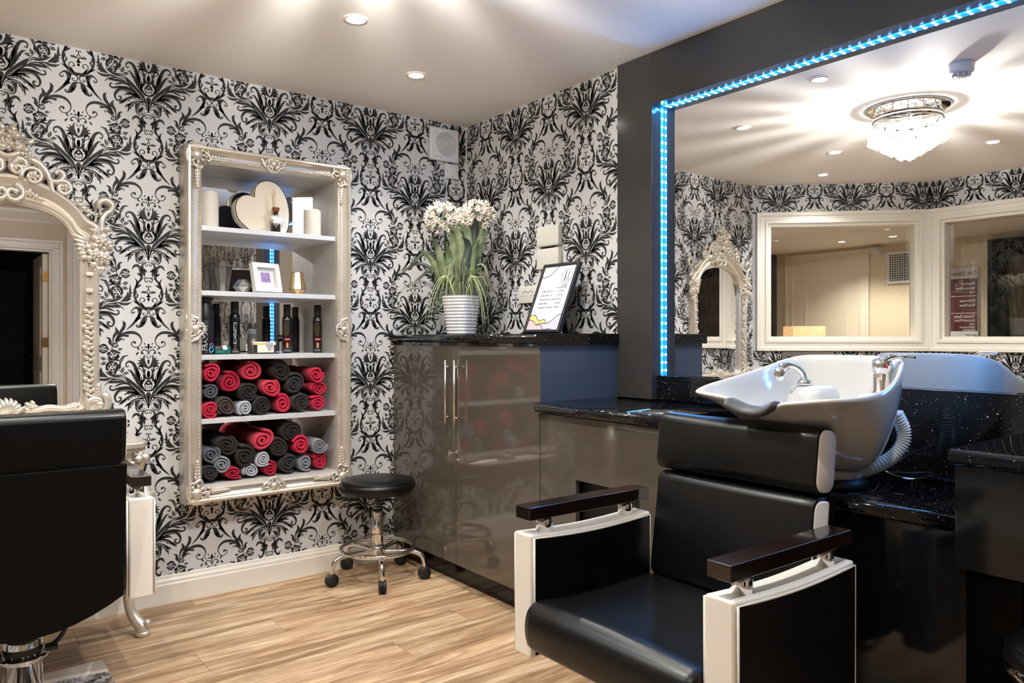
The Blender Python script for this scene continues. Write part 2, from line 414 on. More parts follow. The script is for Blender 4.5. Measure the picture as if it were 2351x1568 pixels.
# local +x runs along the wall, local +y faces the room
wall_bay = wall_with_window('wall_bay', (P0[0], P0[1], 0), Ad, Ld, 0.07, Ld-0.03)
LL = P1[1]-YF
wall_left = wall_with_window('wall_left', (P1[0], P1[1], 0), -PI/2, LL, 0.03, 1.55)
def window(name, loc, ang, x0, x1, label=None):
    e = bpy.data.objects.new(name, None); COL.objects.link(e); e.location = loc; e.rotation_euler = (0, 0, ang); struct(e)
    z0, z1 = WZ0, WZ1
    # stepped architrave (three mouldings) + sash + pane
    for k, (ins, wd, y1) in enumerate(((0.0, 0.032, 0.034), (0.026, 0.045, 0.024), (0.066, 0.026, 0.032))):
        m = MB(); a0, a1, b0, b1 = x0+ins, x1-ins, z0+ins, z1-ins
        m.box(a0, a1, 0, y1, b0, b0+wd); m.box(a0, a1, 0, y1, b1-wd, b1)
        m.box(a0, a0+wd, 0, y1-0.0006, b0+wd*0.3, b1-wd*0.3); m.box(a1-wd, a1, 0, y1-0.0006, b0+wd*0.3, b1-wd*0.3)
        m.build('architrave', M['cream'], e, bevel=0.005)
    m = MB(); i = 0.088; wd = 0.028
    m.box(x0+i, x1-i, -0.11, 0.004, z0+i, z0+i+wd); m.box(x0+i, x1-i, -0.11, 0.004, z1-i-wd, z1-i)
    m.box(x0+i, x0+i+wd, -0.11, 0.003, z0+i, z1-i); m.box(x1-i-wd, x1-i, -0.11, 0.003, z0+i, z1-i)
    m.build('reveal', M['cream'], e, bevel=0.002)
    MB().box(x0+0.1, x1-0.1, -0.085, -0.081, z0+0.1, z1-0.1).build('pane', M['pane'], e)
    return e
window('window_1', (P0[0], P0[1], 0), Ad, 0.03, Ld+0.005)
window('window_2', (P1[0], P1[1], 0), -PI/2, -0.005, 1.5)
# wall behind the camera with the dark doorway seen in the ornate mirror
DX0, DX1, DZ = -2.46, -1.53, 2.05
m = MB(); m.box(P1[0]-0.12, DX0, YF-0.12, YF, 0, CEIL); m.box(DX1, 0.24, YF-0.12, YF, 0, CEIL); m.box(DX0, DX1, YF-0.12, YF, DZ, CEIL)
struct(m.build('wall_front', M['beige']))
e = bpy.data.objects.new('door_1', None); COL.objects.link(e); e.location = ((DX0+DX1)/2, YF, 0); struct(e)
for k, (ins, wd, y1) in enumerate(((0.0, 0.03, 0.03), (0.028, 0.05, 0.02), (0.074, 0.022, 0.028))):
    m = MB(); o_ = 0.096-ins
    m.box(DX0-o_, DX0-o_+wd, YF, YF+y1, 0, DZ+o_-wd); m.box(DX1+o_-wd, DX1+o_, YF, YF+y1, 0, DZ+o_-wd); m.box(DX0-o_, DX1+o_, YF, YF+y1, DZ+o_-wd, DZ+o_)
    m.build('architrave', M['cream'], e, world=True, bevel=0.005)
m = MB(); m.box(DX0, DX0+0.02, YF-0.12, YF, 0, DZ-0.02); m.box(DX1-0.02, DX1, YF-0.12, YF, 0, DZ-0.02); m.box(DX0, DX1, YF-0.12, YF, DZ-0.02, DZ)
m.build('door_lining', M['cream'], e, world=True)
# leaf swung open into the dark room
m = MB(); m.box(DX1-0.065, DX1-0.022, YF-0.97, YF-0.12, 0.01, DZ-0.03)
lf = m.build('door_leaf', M['cream'], e, world=True)
for (a, b) in ((0.15, 0.85), (1.0, 1.9)):
    for s in (0,):
        MB().box(DX1-0.075, DX1-0.066, YF-0.85, YF-0.24, a, b).build('panel', M['cream'], lf, bevel=0.004).location = (-e.location[0], -e.location[1], 0)
for z in (0.3, 1.1, 1.75): MB().box(DX1-0.07, DX1-0.018, YF-0.118, YF-0.1, z, z+0.09).build('hinge', M['brass'], e, world=True)
m = MB(); m.tube([(DX1-0.065, YF-0.9, 1.0), (DX1-0.11, YF-0.9, 1.0), (DX1-0.11, YF-0.8, 1.0)], 0.009).build('handle', M['brass'], e, world=True)
# dark room beyond
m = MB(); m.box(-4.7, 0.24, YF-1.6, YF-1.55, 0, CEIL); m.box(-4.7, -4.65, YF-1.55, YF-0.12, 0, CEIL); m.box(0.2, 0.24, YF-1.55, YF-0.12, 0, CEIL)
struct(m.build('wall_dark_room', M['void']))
# pilaster strip right of that doorway and coving above
m = MB()
for k, (a, b, d) in enumerate(((-1.405, -1.385, 0.06), (-1.385, -1.36, 0.045), (-1.36, -1.25, 0.055), (-1.25, -1.225, 0.045), (-1.225, -1.205, 0.06))): m.box(a, b, YF, YF+d, 0, CEIL-0.115)
struct(m.build('trim_1', M['cream'], bevel=0.004))
m = MB(); m.prism([(YF, CEIL), (YF, CEIL-0.115), (YF+0.02, CEIL-0.115), (YF+0.025, CEIL-0.09), (YF+0.05, CEIL-0.06), (YF+0.075, CEIL-0.025), (YF+0.08, CEIL)], P1[0], 0.06, axis='x')
struct(m.build('trim_2', M['cream']))
# baseboards
def skirt(name, loc, ang, L):
    m = MB(); m.prism([(0.0, 0.0), (0.020, 0.0), (0.020, 0.085), (0.016, 0.092), (0.016, 0.102), (0.010, 0.112), (0.008, 0.122), (0.0, 0.125)], 0, L, axis='x')
    o = m.build(name, M['cream']); o.location = loc; o.rotation_euler = (0, 0, ang); return struct(o)
skirt('baseboard_back', (-0.42, -0.0, 0), PI, -0.42-P0[0])
skirt('baseboard_bay', (P0[0], P0[1], 0), Ad, Ld)
skirt('baseboard_left', (P1[0], P1[1], 0), -PI/2, LL)
# ---------------------------------------------------------------- corridor beyond the interior windows
hw = MB(); hw.box(XH-0.1, XH, -6.6, 1.6, 0, CEIL); hw.box(XH, P0[0]-0.02, 1.5, 1.6, 0, CEIL); hw.box(P0[0]-0.08, P0[0]-0.02, 0.02, 1.5, 0, CEIL)
struct(hw.build('wall_hall', M['beige']))
m = MB(); m.box(XH, XH+0.06, 1.04, 1.5, 0, 2.08); struct(m.build('trim_3', M['slate']))
HC = 2.082
struct(MB().prism([(XH, -6.5), (P1[0]-0.125, -6.5), (P1[0]-0.125, P1[1]-0.05), (P0[0]-0.09, P0[1]-0.05+0.0), (P0[0]-0.09, 1.5), (XH, 1.5)], HC, HC+0.05, 'z').build('ceiling_hall', M['ceil']))
DHY0, DHY1, DHZ = 0.12, 0.835, 1.957
e = bpy.data.objects.new('door_2', None); COL.objects.link(e); e.location = (XH, (DHY0+DHY1)/2, 0); struct(e)
for k, (ins, wd, d) in enumerate(((0.0, 0.03, 0.03), (0.028, 0.05, 0.02), (0.074, 0.022, 0.028))):
    m = MB(); o_ = 0.096-ins
    m.box(XH, XH+d, DHY0-o_, DHY0-o_+wd, 0, DHZ+o_-wd); m.box(XH, XH+d, DHY1+o_-wd, DHY1+o_, 0, DHZ+o_-wd); m.box(XH, XH+d, DHY0-o_, DHY1+o_, DHZ+o_-wd, DHZ+o_)
    m.build('architrave', M['cream'], e, world=True, bevel=0.005)
lf = MB().box(XH+0.001, XH+0.012, DHY0, DHY1, 0.005, DHZ).build('door_leaf', M['cream'], e, world=True)
m = MB()
for (a, b) in ((0.2, 0.95), (1.08, 1.9)):
    m.box(XH+0.012, XH+0.02, DHY0+0.13, DHY1-0.13, a, a+0.02); m.box(XH+0.012, XH+0.02, DHY0+0.13, DHY1-0.13, b-0.02, b)
    m.box(XH+0.012, XH+0.02, DHY0+0.13, DHY0+0.15, a+0.02, b-0.02); m.box(XH+0.012, XH+0.02, DHY1-0.15, DHY1-0.13, a+0.02, b-0.02)
m.build('panel_moulding', M['cream'], e, world=True)
# dark lift doorway further along the corridor
e = bpy.data.objects.new('door_3', None); COL.objects.link(e); e.location = (XH, -1.7, 0); struct(e)
m = MB(); m.box(XH, XH+0.05, -1.17, -1.02, 0, 2.03); m.box(XH, XH+0.05, -2.4, -2.25, 0, 2.03); m.box(XH, XH+0.05, -2.25, -1.17, 1.88, 2.03)
m.build('door_surround', M['black_panel'], e, world=True)
for a, b in ((-1.70, -1.172), (-2.248, -1.71)): MB().box(XH, XH+0.02, a, b, 0, 1.878).build('door_leaf', mat('lift_door_bronze', srgb(92, 80, 68), 0.3, metal=0.5), e, world=True)
# ventilation grille
gy0, gy1, gz0, gz1 = -0.455, -0.145, 1.70, 2.0
g = thing('vent_grille', 'white square lattice ventilation grille high on the corridor wall beyond the window', 'vent', (XH, (gy0+gy1)/2, gz0))
m = MB(); m.box(XH, XH+0.02, gy0, gy1, gz0, gz0+0.025); m.box(XH, XH+0.02, gy0, gy1, gz1-0.025, gz1); m.box(XH, XH+0.02, gy0, gy0+0.025, gz0+0.025, gz1-0.025); m.box(XH, XH+0.02, gy1-0.025, gy1, gz0+0.025, gz1-0.025)
m.build('grille_frame', M['white_plastic'], g, world=True)
MB().box(XH, XH+0.003, gy0+0.02, gy1-0.02, gz0+0.02, gz1-0.02).build('backing', M['hole'], g, world=True)
m = MB(); N = 12
for k in range(1, N):
    y = gy0+0.02+(gy1-gy0-0.04)*k/N; z = gz0+0.02+(gz1-gz0-0.04)*k/N
    m.box(XH+0.003, XH+0.014, y-0.0025, y+0.0025, gz0+0.02, gz1-0.02); m.box(XH+0.004, XH+0.0135, gy0+0.02, gy1-0.02, z-0.0025, z+0.0025)
tag(m.build('lattice', M['white_plastic'], g, world=True), kind='stuff')
# directory sign on the corridor wall (reads correctly when you stand in the corridor)
sy0, sy1, sz0, sz1 = -0.935, -0.60, 1.19, 1.81
sg = thing('directory_sign', 'white and maroon lift directory sign on the corridor wall beyond the right window', 'sign', (XH, (sy0+sy1)/2, sz0))
MB().box(XH+0.012, XH+0.018, sy0, sy1, sz0, sz1).build('sign_board', M['white_plastic'], sg, world=True)
MB().box(XH+0.018, XH+0.0195, sy0+0.004, sy1-0.004, sz0+0.06, sz1-0.1).build('maroon_field', M['maroon'], sg, world=True)
for yy in (sy0+0.02, sy1-0.02):
    for zz in (sz0+0.02, sz1-0.05): MB().lathe([(0.009, 0.0), (0.009, 0.024)], 10, (XH, yy, zz), axis='x').build('stand_off_bolt', M['steel'], sg, world=True)
for zz in (sz0+0.365, sz0+0.215): MB().box(XH+0.0195, XH+0.0202, sy0+0.01, sy1-0.01, zz, zz+0.004).build('divider_line', M['print_white'], sg, world=True)
def sign_txt(body, size, ztop, mt):
    # viewer in the corridor faces -x, so text runs toward +y
    text_part('lettering', body, size, mt, sg, lambda x, y, z: (0.0203+z, (sy0-sg.location[1])+0.022+x, (ztop-sg.location[2])+y), 'LEFT')
sign_txt('Lift Directory', 0.05, sz1-0.055, M['maroon'])
for t, s, zz in (('Heather', 0.034, 0.475), ('Second Floor', 0.03, 0.435), ('Cafe', 0.024, 0.40), ('Primrose', 0.034, 0.325), ('First Floor', 0.03, 0.285), ('Thistle Suite', 0.034, 0.188), ('Ground Floor', 0.03, 0.152), ('Cafe', 0.024, 0.12), ('Hairdressers', 0.024, 0.094), ('Reception', 0.024, 0.07)):
    sign_txt(t, s, sz0+zz, M['print_white'])
sign_txt('DO NOT', 0.02, sz0+0.025, M['maroon'])
# emergency light + thermostat on corridor wall
el = thing('emergency_light', 'small white wedge-shaped emergency light beside the corridor door top', 'light', (XH, -0.045, 1.985))
MB().prism([(0, 0), (0.09, 0.03), (0.09, 0.07), (0, 0.07)], -0.05, 0.05, 'y').build('housing', M['white_plastic'], el)
MB().box(0.085, 0.093, -0.045, 0.045, 0.034, 0.066).build('diffuser', M['cream_plastic'], el)
# hall table with the lit lamp whose shade shows above the sill
tb = thing('hall_table', 'small cream side table in the corridor under the window', 'table', (-4.1, 0.39, 0))
MB().box(-0.2, 0.2, -0.2, 0.2, 0.74, 0.77).build('table_top', M['cream'], tb, bevel=0.004)
for sx in (-1, 1):
    for sy in (-1, 1): MB().box(sx*0.17-0.015, sx*0.17+0.015, sy*0.17-0.015, sy*0.17+0.015, 0, 0.74).build('leg', M['cream'], tb)
lp = thing('table_lamp', 'table lamp with lit square parchment shade behind the interior window', 'lamp', (-4.1, 0.39, 0.77), R(40))
MB().lathe([(0.07, 0), (0.07, 0.015), (0.012, 0.03), (0.03, 0.08), (0.04, 0.14), (0.015, 0.2), (0.01, 0.28)], 16).build('lamp_base', M['brass'], lp)
m = MB(); m.box(-0.15, 0.15, -0.15, -0.147, 0.26, 0.53); m.box(-0.15, 0.15, 0.147, 0.15, 0.26, 0.53); m.box(-0.15, -0.147, -0.147, 0.147, 0.26, 0.53); m.box(0.147, 0.15, -0.147, 0.147, 0.26, 0.53)
m.build('lamp_shade', M['shade'], lp)
MB().ell((0, 0, 0.32), (0.03, 0.03, 0.04)).build('bulb', M['bulb'], lp)

for sx in (-1, 1): MB().box(sx*0.08-0.004, sx*0.08+0.004, -0.147, 0.147, 0.5, 0.506).build('shade_carrier', M['brass'], lp)
cp = thing('control_panel', 'brushed steel control panel on the papered bay wall under the window', 'panel', (P0[0], P0[1], 0.83), Ad)
MB().box(0.23, 0.63, 0, 0.012, 0, 0.25).build('face_plate', M['steel'], cp, bevel=0.003)
MB().box(0.27, 0.50, 0.012, 0.014, 0.05, 0.21).build('display', M['black_panel'], cp, bevel=0.002)
for a in (0.26, 0.43, 0.60): MB().lathe([(0.005, 0.012), (0.005, 0.014)], 10, (a, 0, 0.235), axis='y').build('screw', M['chrome'], cp)
# ================================================================ WALLPAPER PRINT (raised flock, real geometry)
# traced half motif; each crop has its own origin/scale, mapped to metres on the back wall
PW, PH = 0.545, 0.656          # repeat width and height (half drop)
AX = -1.7065
def conv(crop):
    ox, oy, sc, axis_x, z_ref = crop
    def f(p):
        X0, _, Z0 = unproj(ox+p[0]/sc, oy+p[1]/sc, 1, 0.0)
        Xa = unproj(ox+axis_x/sc, oy+p[1]/sc, 1, 0.0)[0]
        return (X0-Xa, Z0-z_ref)
    return f
fA = conv((170, 120, 6.031, 1025, 2.253))
fC = conv((200, 520, 7.127, 1003, 2.253-0.654))
fD = conv((200, 720, 6.533, 925, 2.253-2*0.654))
QV = []; QF = []; QL = []     # verts, faces, layer
def addq(vs, fs, layer=0):
    b = len(QV); QV.extend(vs); QF.extend([[b+i for i in q] for q in fs]); QL.extend([layer]*len(fs))
def unit(sc_crop): return {'A': 1/6.031/590, 'C': 1/7.127/520, 'D': 1/6.533/520}[sc_crop]
FN = {'A': fA, 'C': fC, 'D': fD}
US = {'A': 0.00176/6.031, 'C': 0.00189/7.127, 'D': 0.00189/6.533}
def st(cr_, pts, w, serr=0.0, layer=0, n=5, ns=None, dz=0.0):
    P = cr([FN[cr_](p) for p in pts], n); m = len(P)
    ww = np.interp(np.linspace(0, 1, m), np.linspace(0, 1, len(w)), w)*US[cr_]*0.5
    L = []; Rr = []
    acc = 0.0
    for i in range(m):
        d = P[min(i+1, m-1)]-P[max(i-1, 0)]; d = d/(np.linalg.norm(d)+1e-9); nrm = np.array((-d[1], d[0]))
        if i: acc += np.linalg.norm(P[i]-P[i-1])
        k = 1.0
        if serr: k = 1.0+serr*((i % 3)-1.0)
        L.append(P[i]+nrm*ww[i]*k); Rr.append(P[i]-nrm*ww[i]*(k if serr < 0 else 1.0))
    vs = []; fs = []
    for i in range(m): vs += [(L[i][0], L[i][1]+dz), (Rr[i][0], Rr[i][1]+dz)]
    for i in range(m-1): fs.append((2*i, 2*i+1, 2*i+3, 2*i+2))
    addq(vs, fs, layer)
def el(cr_, c, rx, ry, ang=0, layer=0, n=12):
    x0, z0 = FN[cr_](c); u = US[cr_]; vs = []
    a = R(ang)
    for k in range(n):
        t = 2*PI*k/n; x, y = rx*u*math.cos(t), ry*u*math.sin(t)
        vs.append((x0+x*math.cos(a)-y*math.sin(a), z0+x*math.sin(a)+y*math.cos(a)))
    addq(vs, [tuple(range(n))], layer)
def pg(cr_, pts, layer=0):
    vs = [FN[cr_](p) for p in pts]
    c = (sum(v[0] for v in vs)/len(vs), sum(v[1] for v in vs)/len(vs))
    addq(vs, [tuple(range(len(vs)))], layer)
def rose(cr_, c, r, seed=0):
    rg = random.Random(seed)
    for k in range(7):
        a = k*360/7+rg.uniform(-12, 12); t = R(a)
        el(cr_, (c[0]+math.cos(t)*r*0.74, c[1]-math.sin(t)*r*0.74), r*0.21, r*0.36, a, n=9)
    for k in range(5):
        a = k*72+30+rg.uniform(-15, 15); t = R(a)
        el(cr_, (c[0]+math.cos(t)*r*0.38, c[1]-math.sin(t)*r*0.38), r*0.13, r*0.2, a, n=8)
    el(cr_, (c[0]+r*0.05, c[1]), r*0.13, r*0.11, 20, n=8)
def sleaf(cr_, a, b, w, vein=True):
    mid = ((a[0]+b[0])/2+(b[1]-a[1])*0.08, (a[1]+b[1])/2-(b[0]-a[0])*0.08)
    st(cr_, [a, mid, b], [3, w, 3], n=4)
    if vein: st(cr_, [a, mid, b], [4, 4, 1], layer=1, n=3)
# --- feathered wings of the V (crop A)
st('A', [(1000,760),(985,700),(935,610),(870,545),(790,455),(735,385),(690,328)], [10,26,64,84,78,52,4], serr=0.13)
st('A', [(850,545),(740,490),(620,478),(540,488),(492,462),(500,425),(528,432)], [4,30,36,28,22,20,14])
st('A', [(800,490),(690,430),(610,430),(545,446)], [3,20,30,4], serr=0.15)
st('A', [(770,470),(680,405),(590,385),(510,372),(470,380)], [3,34,44,36,8], serr=0.15)
st('A', [(720,405),(610,352),(490,350),(415,395)], [3,16,20,10])
st('A', [(690,385),(580,345),(500,315),(440,320),(370,305),(303,262)], [3,14,24,40,36,4], serr=0.18)
pg('A', [(475,300),(425,285),(365,270),(312,222),(335,205),(295,178),(325,168),(290,128),(312,128),(318,60),(322,12),(338,60),(346,112),(352,160)])
pg('A', [(475,300),(352,160),(372,128),(384,185),(410,232)])
st('A', [(640,330),(560,300),(480,250),(425,205)], [14,40,34,3])
st('A', [(700,375),(640,315),(570,285)], [4,44,4]); st('A', [(680,350),(640,318),(600,300)], [6,8,2], layer=1)
sleaf('A', (655,290), (690,195), 50); sleaf('A', (668,305), (758,292), 50)
st('A', [(700,340),(650,270),(618,215)], [10,9,4])
st('A', [(640,215),(632,150),(650,100),(690,75)], [5,26,34,6], serr=0.3)
# lower acanthus
st('A', [(900,640),(830,570),(740,525),(650,508),(585,540),(558,600),(590,660),(640,650),(640,612),(605,610)], [10,62,62,54,44,28,24,26,24,16])
st('A', [(930,650),(850,595),(760,570),(680,585)], [8,50,46,3], serr=0.3)
st('A', [(965,690),(890,640),(800,625),(720,655),(612,690)], [8,42,48,54,8], serr=0.3)
st('A', [(700,660),(660,690),(612,715)], [20,30,3])
st('A', [(975,735),(920,690),(840,690),(775,735),(735,830)], [5,30,34,62,4], serr=0.3)
st('A', [(780,715),(730,735),(695,760)], [20,34,3]); st('A', [(860,700),(845,740),(835,770)], [24,18,3])
st('A', [(830,570),(740,535),(650,525),(600,552)], [3,6,6,3], layer=1)
st('A', [(960,680),(880,640),(790,640),(700,680)], [3,6,6,3], layer=1)
st('A', [(960,720),(890,692),(810,705),(760,770)], [3,6,6,3], layer=1)
st('A', [(960,660),(870,560),(770,450)], [3,7,3], layer=1)
# swirl under the V
st('A', [(1006,800),(995,720),(965,690),(905,700),(862,750),(856,815),(890,862),(945,862),(990,830)], [8,12,14,26,30,22,16,12,8])
st('A', [(990,800),(975,740),(935,722),(895,745),(876,790),(890,835),(930,845),(965,820)], [6,10,12,12,12,12,10,6])
st('A', [(970,800),(955,760),(925,752)], [5,9,9]); el('A', (916,798), 34, 30, 30); el('A', (935,778), 22, 18); el('A', (900,822), 20, 14)
st('A', [(1016,690),(1008,760),(1018,835)], [6,8,4]); st('A', [(1025,690),(1025,840)], [16,22])
# teardrop
pg('A', [(1025,620),(1000,628),(988,655),(998,690),(1015,725),(1025,745)]); st('A', [(1025,675),(1025,700),(1025,722)], [6,16,4], layer=1)
# --- tulip (crop D)
st('D', [(890,1150),(830,1090),(775,980),(748,860),(705,745),(640,705),(590,735),(598,785),(632,772)], [6,36,56,54,44,30,20,16,18], serr=0.1)
st('D', [(815,1110),(755,1020),(705,915),(655,845),(608,833)], [4,26,40,28,8], serr=0.2)
pg('D', [(925,820),(890,800),(845,785),(768,782),(800,748),(742,742),(800,712),(752,684),(815,684),(793,640),(838,662),(848,625),(880,598),(868,640),(872,690),(895,750),(925,790)])
st('D', [(925,640),(905,650),(892,628),(912,618)], [8,10,9,9]); pg('D', [(925,665),(908,690),(908,720),(925,760)])
st('D', [(925,680),(925,735)], [10,4], layer=1)
st('D', [(880,815),(866,880),(885,945),(925,968)], [16,22,28,30]); el('D', (925,895), 24, 58)
st('D', [(862,850),(835,790),(800,770),(776,790),(790,818),(808,806)], [16,24,24,16,14,10])
st('D', [(852,880),(840,840),(800,828)], [14,20,6]); st('D', [(840,1040),(800,960),(770,880),(752,790)], [20,50,46,8], serr=0.12)
st('D', [(850,1010),(862,950),(838,880)], [20,40,4]); st('D', [(800,860),(812,920),(800,985)], [3,8,3], layer=1)
st('D', [(845,1115),(815,1040),(848,985),(870,978)], [6,26,26,5]); st('D', [(868,1090),(880,1035),(925,985)], [5,26,34])
st('D', [(925,1060),(900,1030),(885,1060)], [24,20,4])
st('D', [(925,1150),(870,1140),(835,1095),(828,1050)], [18,18,14,5]); st('D', [(925,1128),(905,1140),(876,1120),(890,1085),(915,1095),(905,1115)], [8,12,12,12,11,8])
# --- sprig above the tulip (crop D)
el('D', (925,470), 17, 34); st('D', [(915,505),(885,490),(855,482)], [10,24,4]); st('D', [(925,500),(925,600)], [14,7])
el('D', (868,440), 9, 17, 25); st('D', [(845,505),(826,495),(822,475)], [8,18,6]); st('D', [(800,525),(775,520),(762,500),(785,492)], [8,22,18,6])
st('D', [(785,560),(755,585),(740,610)], [6,30,10]); st('D', [(914,595),(905,550),(865,528),(828,548),(825,582),(852,580)], [8,13,14,16,26,22])
# --- neck below the swirl (crop C)
st('C', [(1003,580),(962,585),(946,618),(972,642),(992,622),(972,612)], [12,14,13,13,12,10])
st('C', [(955,583),(908,615),(900,680),(928,740),(942,825)], [8,28,48,50,4]); st('C', [(925,690),(955,720),(988,742)], [36,30,3])
st('C', [(872,880),(890,800),(872,700),(825,632),(770,640),(732,695)], [6,52,56,44,40,6]); st('C', [(868,700),(830,668),(785,672)], [4,8,3], layer=1)
st('C', [(880,780),(842,775),(818,742)], [40,34,3])
st('C', [(1003,842),(968,836),(940,866),(958,902),(990,890),(978,868)], [12,14,14,14,13,10]); st('C', [(985,836),(925,838),(872,872)], [10,12,16])
# wreath
st('C', [(885,850),(832,915),(792,985),(770,1080),(788,1180),(848,1268),(925,1320),(1003,1336)], [30,34,30,36,32,40,48,44])
for a, b, c, w in (((800,975),(815,900),(775,828),34), ((790,1010),(842,965),(892,942),46), ((795,1180),(825,1120),(803,1075),30), ((850,1268),(800,1235),(742,1200),34), ((935,1318),(900,1275),(883,1228),36), ((780,1120),(800,1060),(795,1020),22), ((985,1330),(1003,1322),(1003,1300),10)):
    st('C', [a, b, c], [14,w,3])
st('C', [(935,1312),(872,1245),(860,1190),(890,1160),(932,1174),(938,1212),(908,1218)], [26,14,14,14,14,18,18])
# fleur-de-lis
st('C', [(1003,1012),(995,975),(970,968),(968,990)], [10,12,12,14]); st('C', [(1003,1010),(978,1052),(940,1062),(918,1042)], [9,10,12,16])
st('C', [(988,1082),(940,1076),(882,1062)], [10,24,26]); st('C', [(1003,1020),(982,1062),(1003,1095)], [7,9,9]); st('C', [(1003,1085),(1003,1155)], [16,44])
st('C', [(1003,1138),(968,1140)], [22,20]); el('C', (1003,1185), 18, 28)
# X scroll
st('C', [(880,1342),(955,1352),(992,1388),(972,1438),(925,1442),(908,1418),(940,1408)], [6,24,17,14,14,14,16])
st('C', [(790,1545),(842,1460),(862,1385),(818,1322),(758,1338),(722,1386),(750,1412),(778,1384)], [30,36,62,44,18,17,19,20], serr=0.12)
st('C', [(835,1490),(868,1482),(893,1478)], [24,16,3]); st('C', [(868,1370),(885,1345),(832,1305)], [36,30,4])
st('D', [(800,-10),(765,50),(700,135),(640,192),(583,237)], [30,44,34,22,4]); st('D', [(740,90),(790,62),(815,48)], [20,18,3])
st('D', [(925,22),(868,55),(838,120),(795,180),(752,182),(742,158),(768,160)], [8,56,66,40,18,14,14]); st('D', [(845,110),(838,160),(828,192)], [30,26,3]); st('D', [(868,100),(872,130),(858,160)], [20,18,3])
st('D', [(905,72),(882,92),(905,112)], [10,14,6])
# --- side branch and roses (crop D)
st('D', [(388,410),(410,320),(455,255),(420,182)], [8,36,54,4]); st('D', [(425,405),(490,290),(548,195),(562,135),(533,88)], [20,42,40,46,3])
st('D', [(545,235),(565,205),(585,180)], [16,14,2])
st('D', [(440,395),(520,300),(620,272),(720,275),(795,325),(822,400),(788,470),(722,490),(668,450),(685,412),(720,415),(715,438)], [16,26,46,42,28,14,13,13,14,16,30,26])
st('D', [(470,365),(540,318),(628,322)], [6,26,40]); st('D', [(445,415),(490,378),(540,362),(560,382),(538,392)], [18,40,12,10,10])
st('D', [(372,470),(350,420),(340,365),(300,345),(312,362)], [10,52,30,12,8]); st('D', [(372,560),(385,460),(398,380)], [10,14,8])
rose('D', (430,458), 46, 1); rose('D', (248,512), 78, 2); rose('D', (398,612), 92, 3); rose('D', (378,790), 104, 4)
for a, b, w in (((455,535),(542,518),44), ((450,560),(508,588),34), ((300,668),(200,640),56), ((295,705),(200,748),56), ((395,690),(302,662),46), ((400,680),(460,650),30), ((430,650),(500,640),38), ((440,690),(500,690),36), ((300,740),(300,790),26), ((345,540),(320,500),20), ((440,860),(400,900),40), ((470,740),(485,830),34), ((330,560),(300,600),30), ((420,560),(400,525),16)):
    sleaf('D', a, b, w, vein=w > 40)
st('D', [(500,800),(505,720),(540,640),(620,612)], [4,22,34,10], serr=0.25); st('D', [(505,760),(515,690),(560,640)], [2,5,2], layer=1)
st('D', [(470,850),(490,820)], [5,5])
# mirror the half
nv = len(QV)
QV = QV+[(-x, z) for x, z in QV]; QF = QF+[[nv+i for i in q][::-1] for q in QF]; QL = QL+QL
QVn = np.array(QV)
MX0, MX1, MZ0, MZ1 = QVn[:, 0].min(), QVn[:, 0].max(), QVn[:, 1].min(), QVn[:, 1].max()
def clip(poly, u0, u1, z0, z1):
    for ax, lim, sg in ((0, u0, 1), (0, u1, -1), (1, z0, 1), (1, z1, -1)):
        out = []
        for i in range(len(poly)):
            a, b = poly[i-1], poly[i]; da, db = (a[ax]-lim)*sg, (b[ax]-lim)*sg
            if (da >= 0) != (db >= 0):
                t = da/(da-db); out.append((a[0]+(b[0]-a[0])*t, a[1]+(b[1]-a[1])*t))
            if db >= 0: out.append(b)
        poly = out
        if len(poly) < 3: return None
    return poly
def print_on(parent, u0, u1, z0, z1, axis_u, ref_z, to3, hole=None, name='wallpaper_print'):
    V = [[], []]; F = [[], []]
    k0 = int(math.floor((u0-axis_u)/(PW/2)))-2; k1 = int(math.ceil((u1-axis_u)/(PW/2)))+2
    for k in range(k0, k1+1):
        for j in range(-6, 7):
            cu = axis_u+k*PW/2; cz = ref_z+j*PH-(PH/2 if k % 2 else 0)
            if cu+MX1 < u0 or cu+MX0 > u1 or cz+MZ1 < z0 or cz+MZ0 > z1: continue
            P = QVn+np.array((cu, cz))
            for q, ly in zip(QF, QL):
                pts = P[q]; lo = pts.min(0); hi = pts.max(0)
                if hi[0] <= u0 or lo[0] >= u1 or hi[1] <= z0 or lo[1] >= z1: continue
                if hole and lo[0] > hole[0] and hi[0] < hole[1] and lo[1] > hole[2] and hi[1] < hole[3]: continue
                pl = [tuple(p) for p in pts]
                if lo[0] < u0 or hi[0] > u1 or lo[1] < z0 or hi[1] > z1:
                    pl = clip(pl, u0, u1, z0, z1)
                    if not pl: continue
                b = len(V[ly]); V[ly] += [to3(p[0], p[1], 0.0003 if ly == 0 else 0.0006) for p in pl]; F[ly].append(list(range(b, b+len(pl))))
    for ly, (nm, mt) in enumerate(((name, M['flock']), (name+'_vein', M['paper']))):
        me = bpy.data.meshes.new(nm); me.from_pydata(V[ly], [], F[ly]); me.update()
        tag(link(nm, me, mt, parent), kind='stuff')
print_on(wall_back, P0[0], -0.001, 0.1, CEIL-0.0005, AX, 2.253, lambda u, z, d: (u, -d, z), hole=(NX0-0.02, NX1+0.02, NZ0-0.03, NZ1+0.03))
print_on(wall_right, 0.001, 1.245, 1.2, CEIL-0.0005, 0.741, 1.925, lambda u, z, d: (-d, -u, z))
print_on(wall_bay, 0.0, Ld, 2.19, CEIL-0.0005, 0.21, 2.253, lambda u, z, d: (u, d, z))
print_on(wall_bay, 0.0, Ld, 0.1, 1.09, 0.21, 2.253, lambda u, z, d: (u, d, z))
print_on(wall_left, 0.0, 2.2, 2.19, CEIL-0.0005, 0.05, 2.253, lambda u, z, d: (u, d, z))
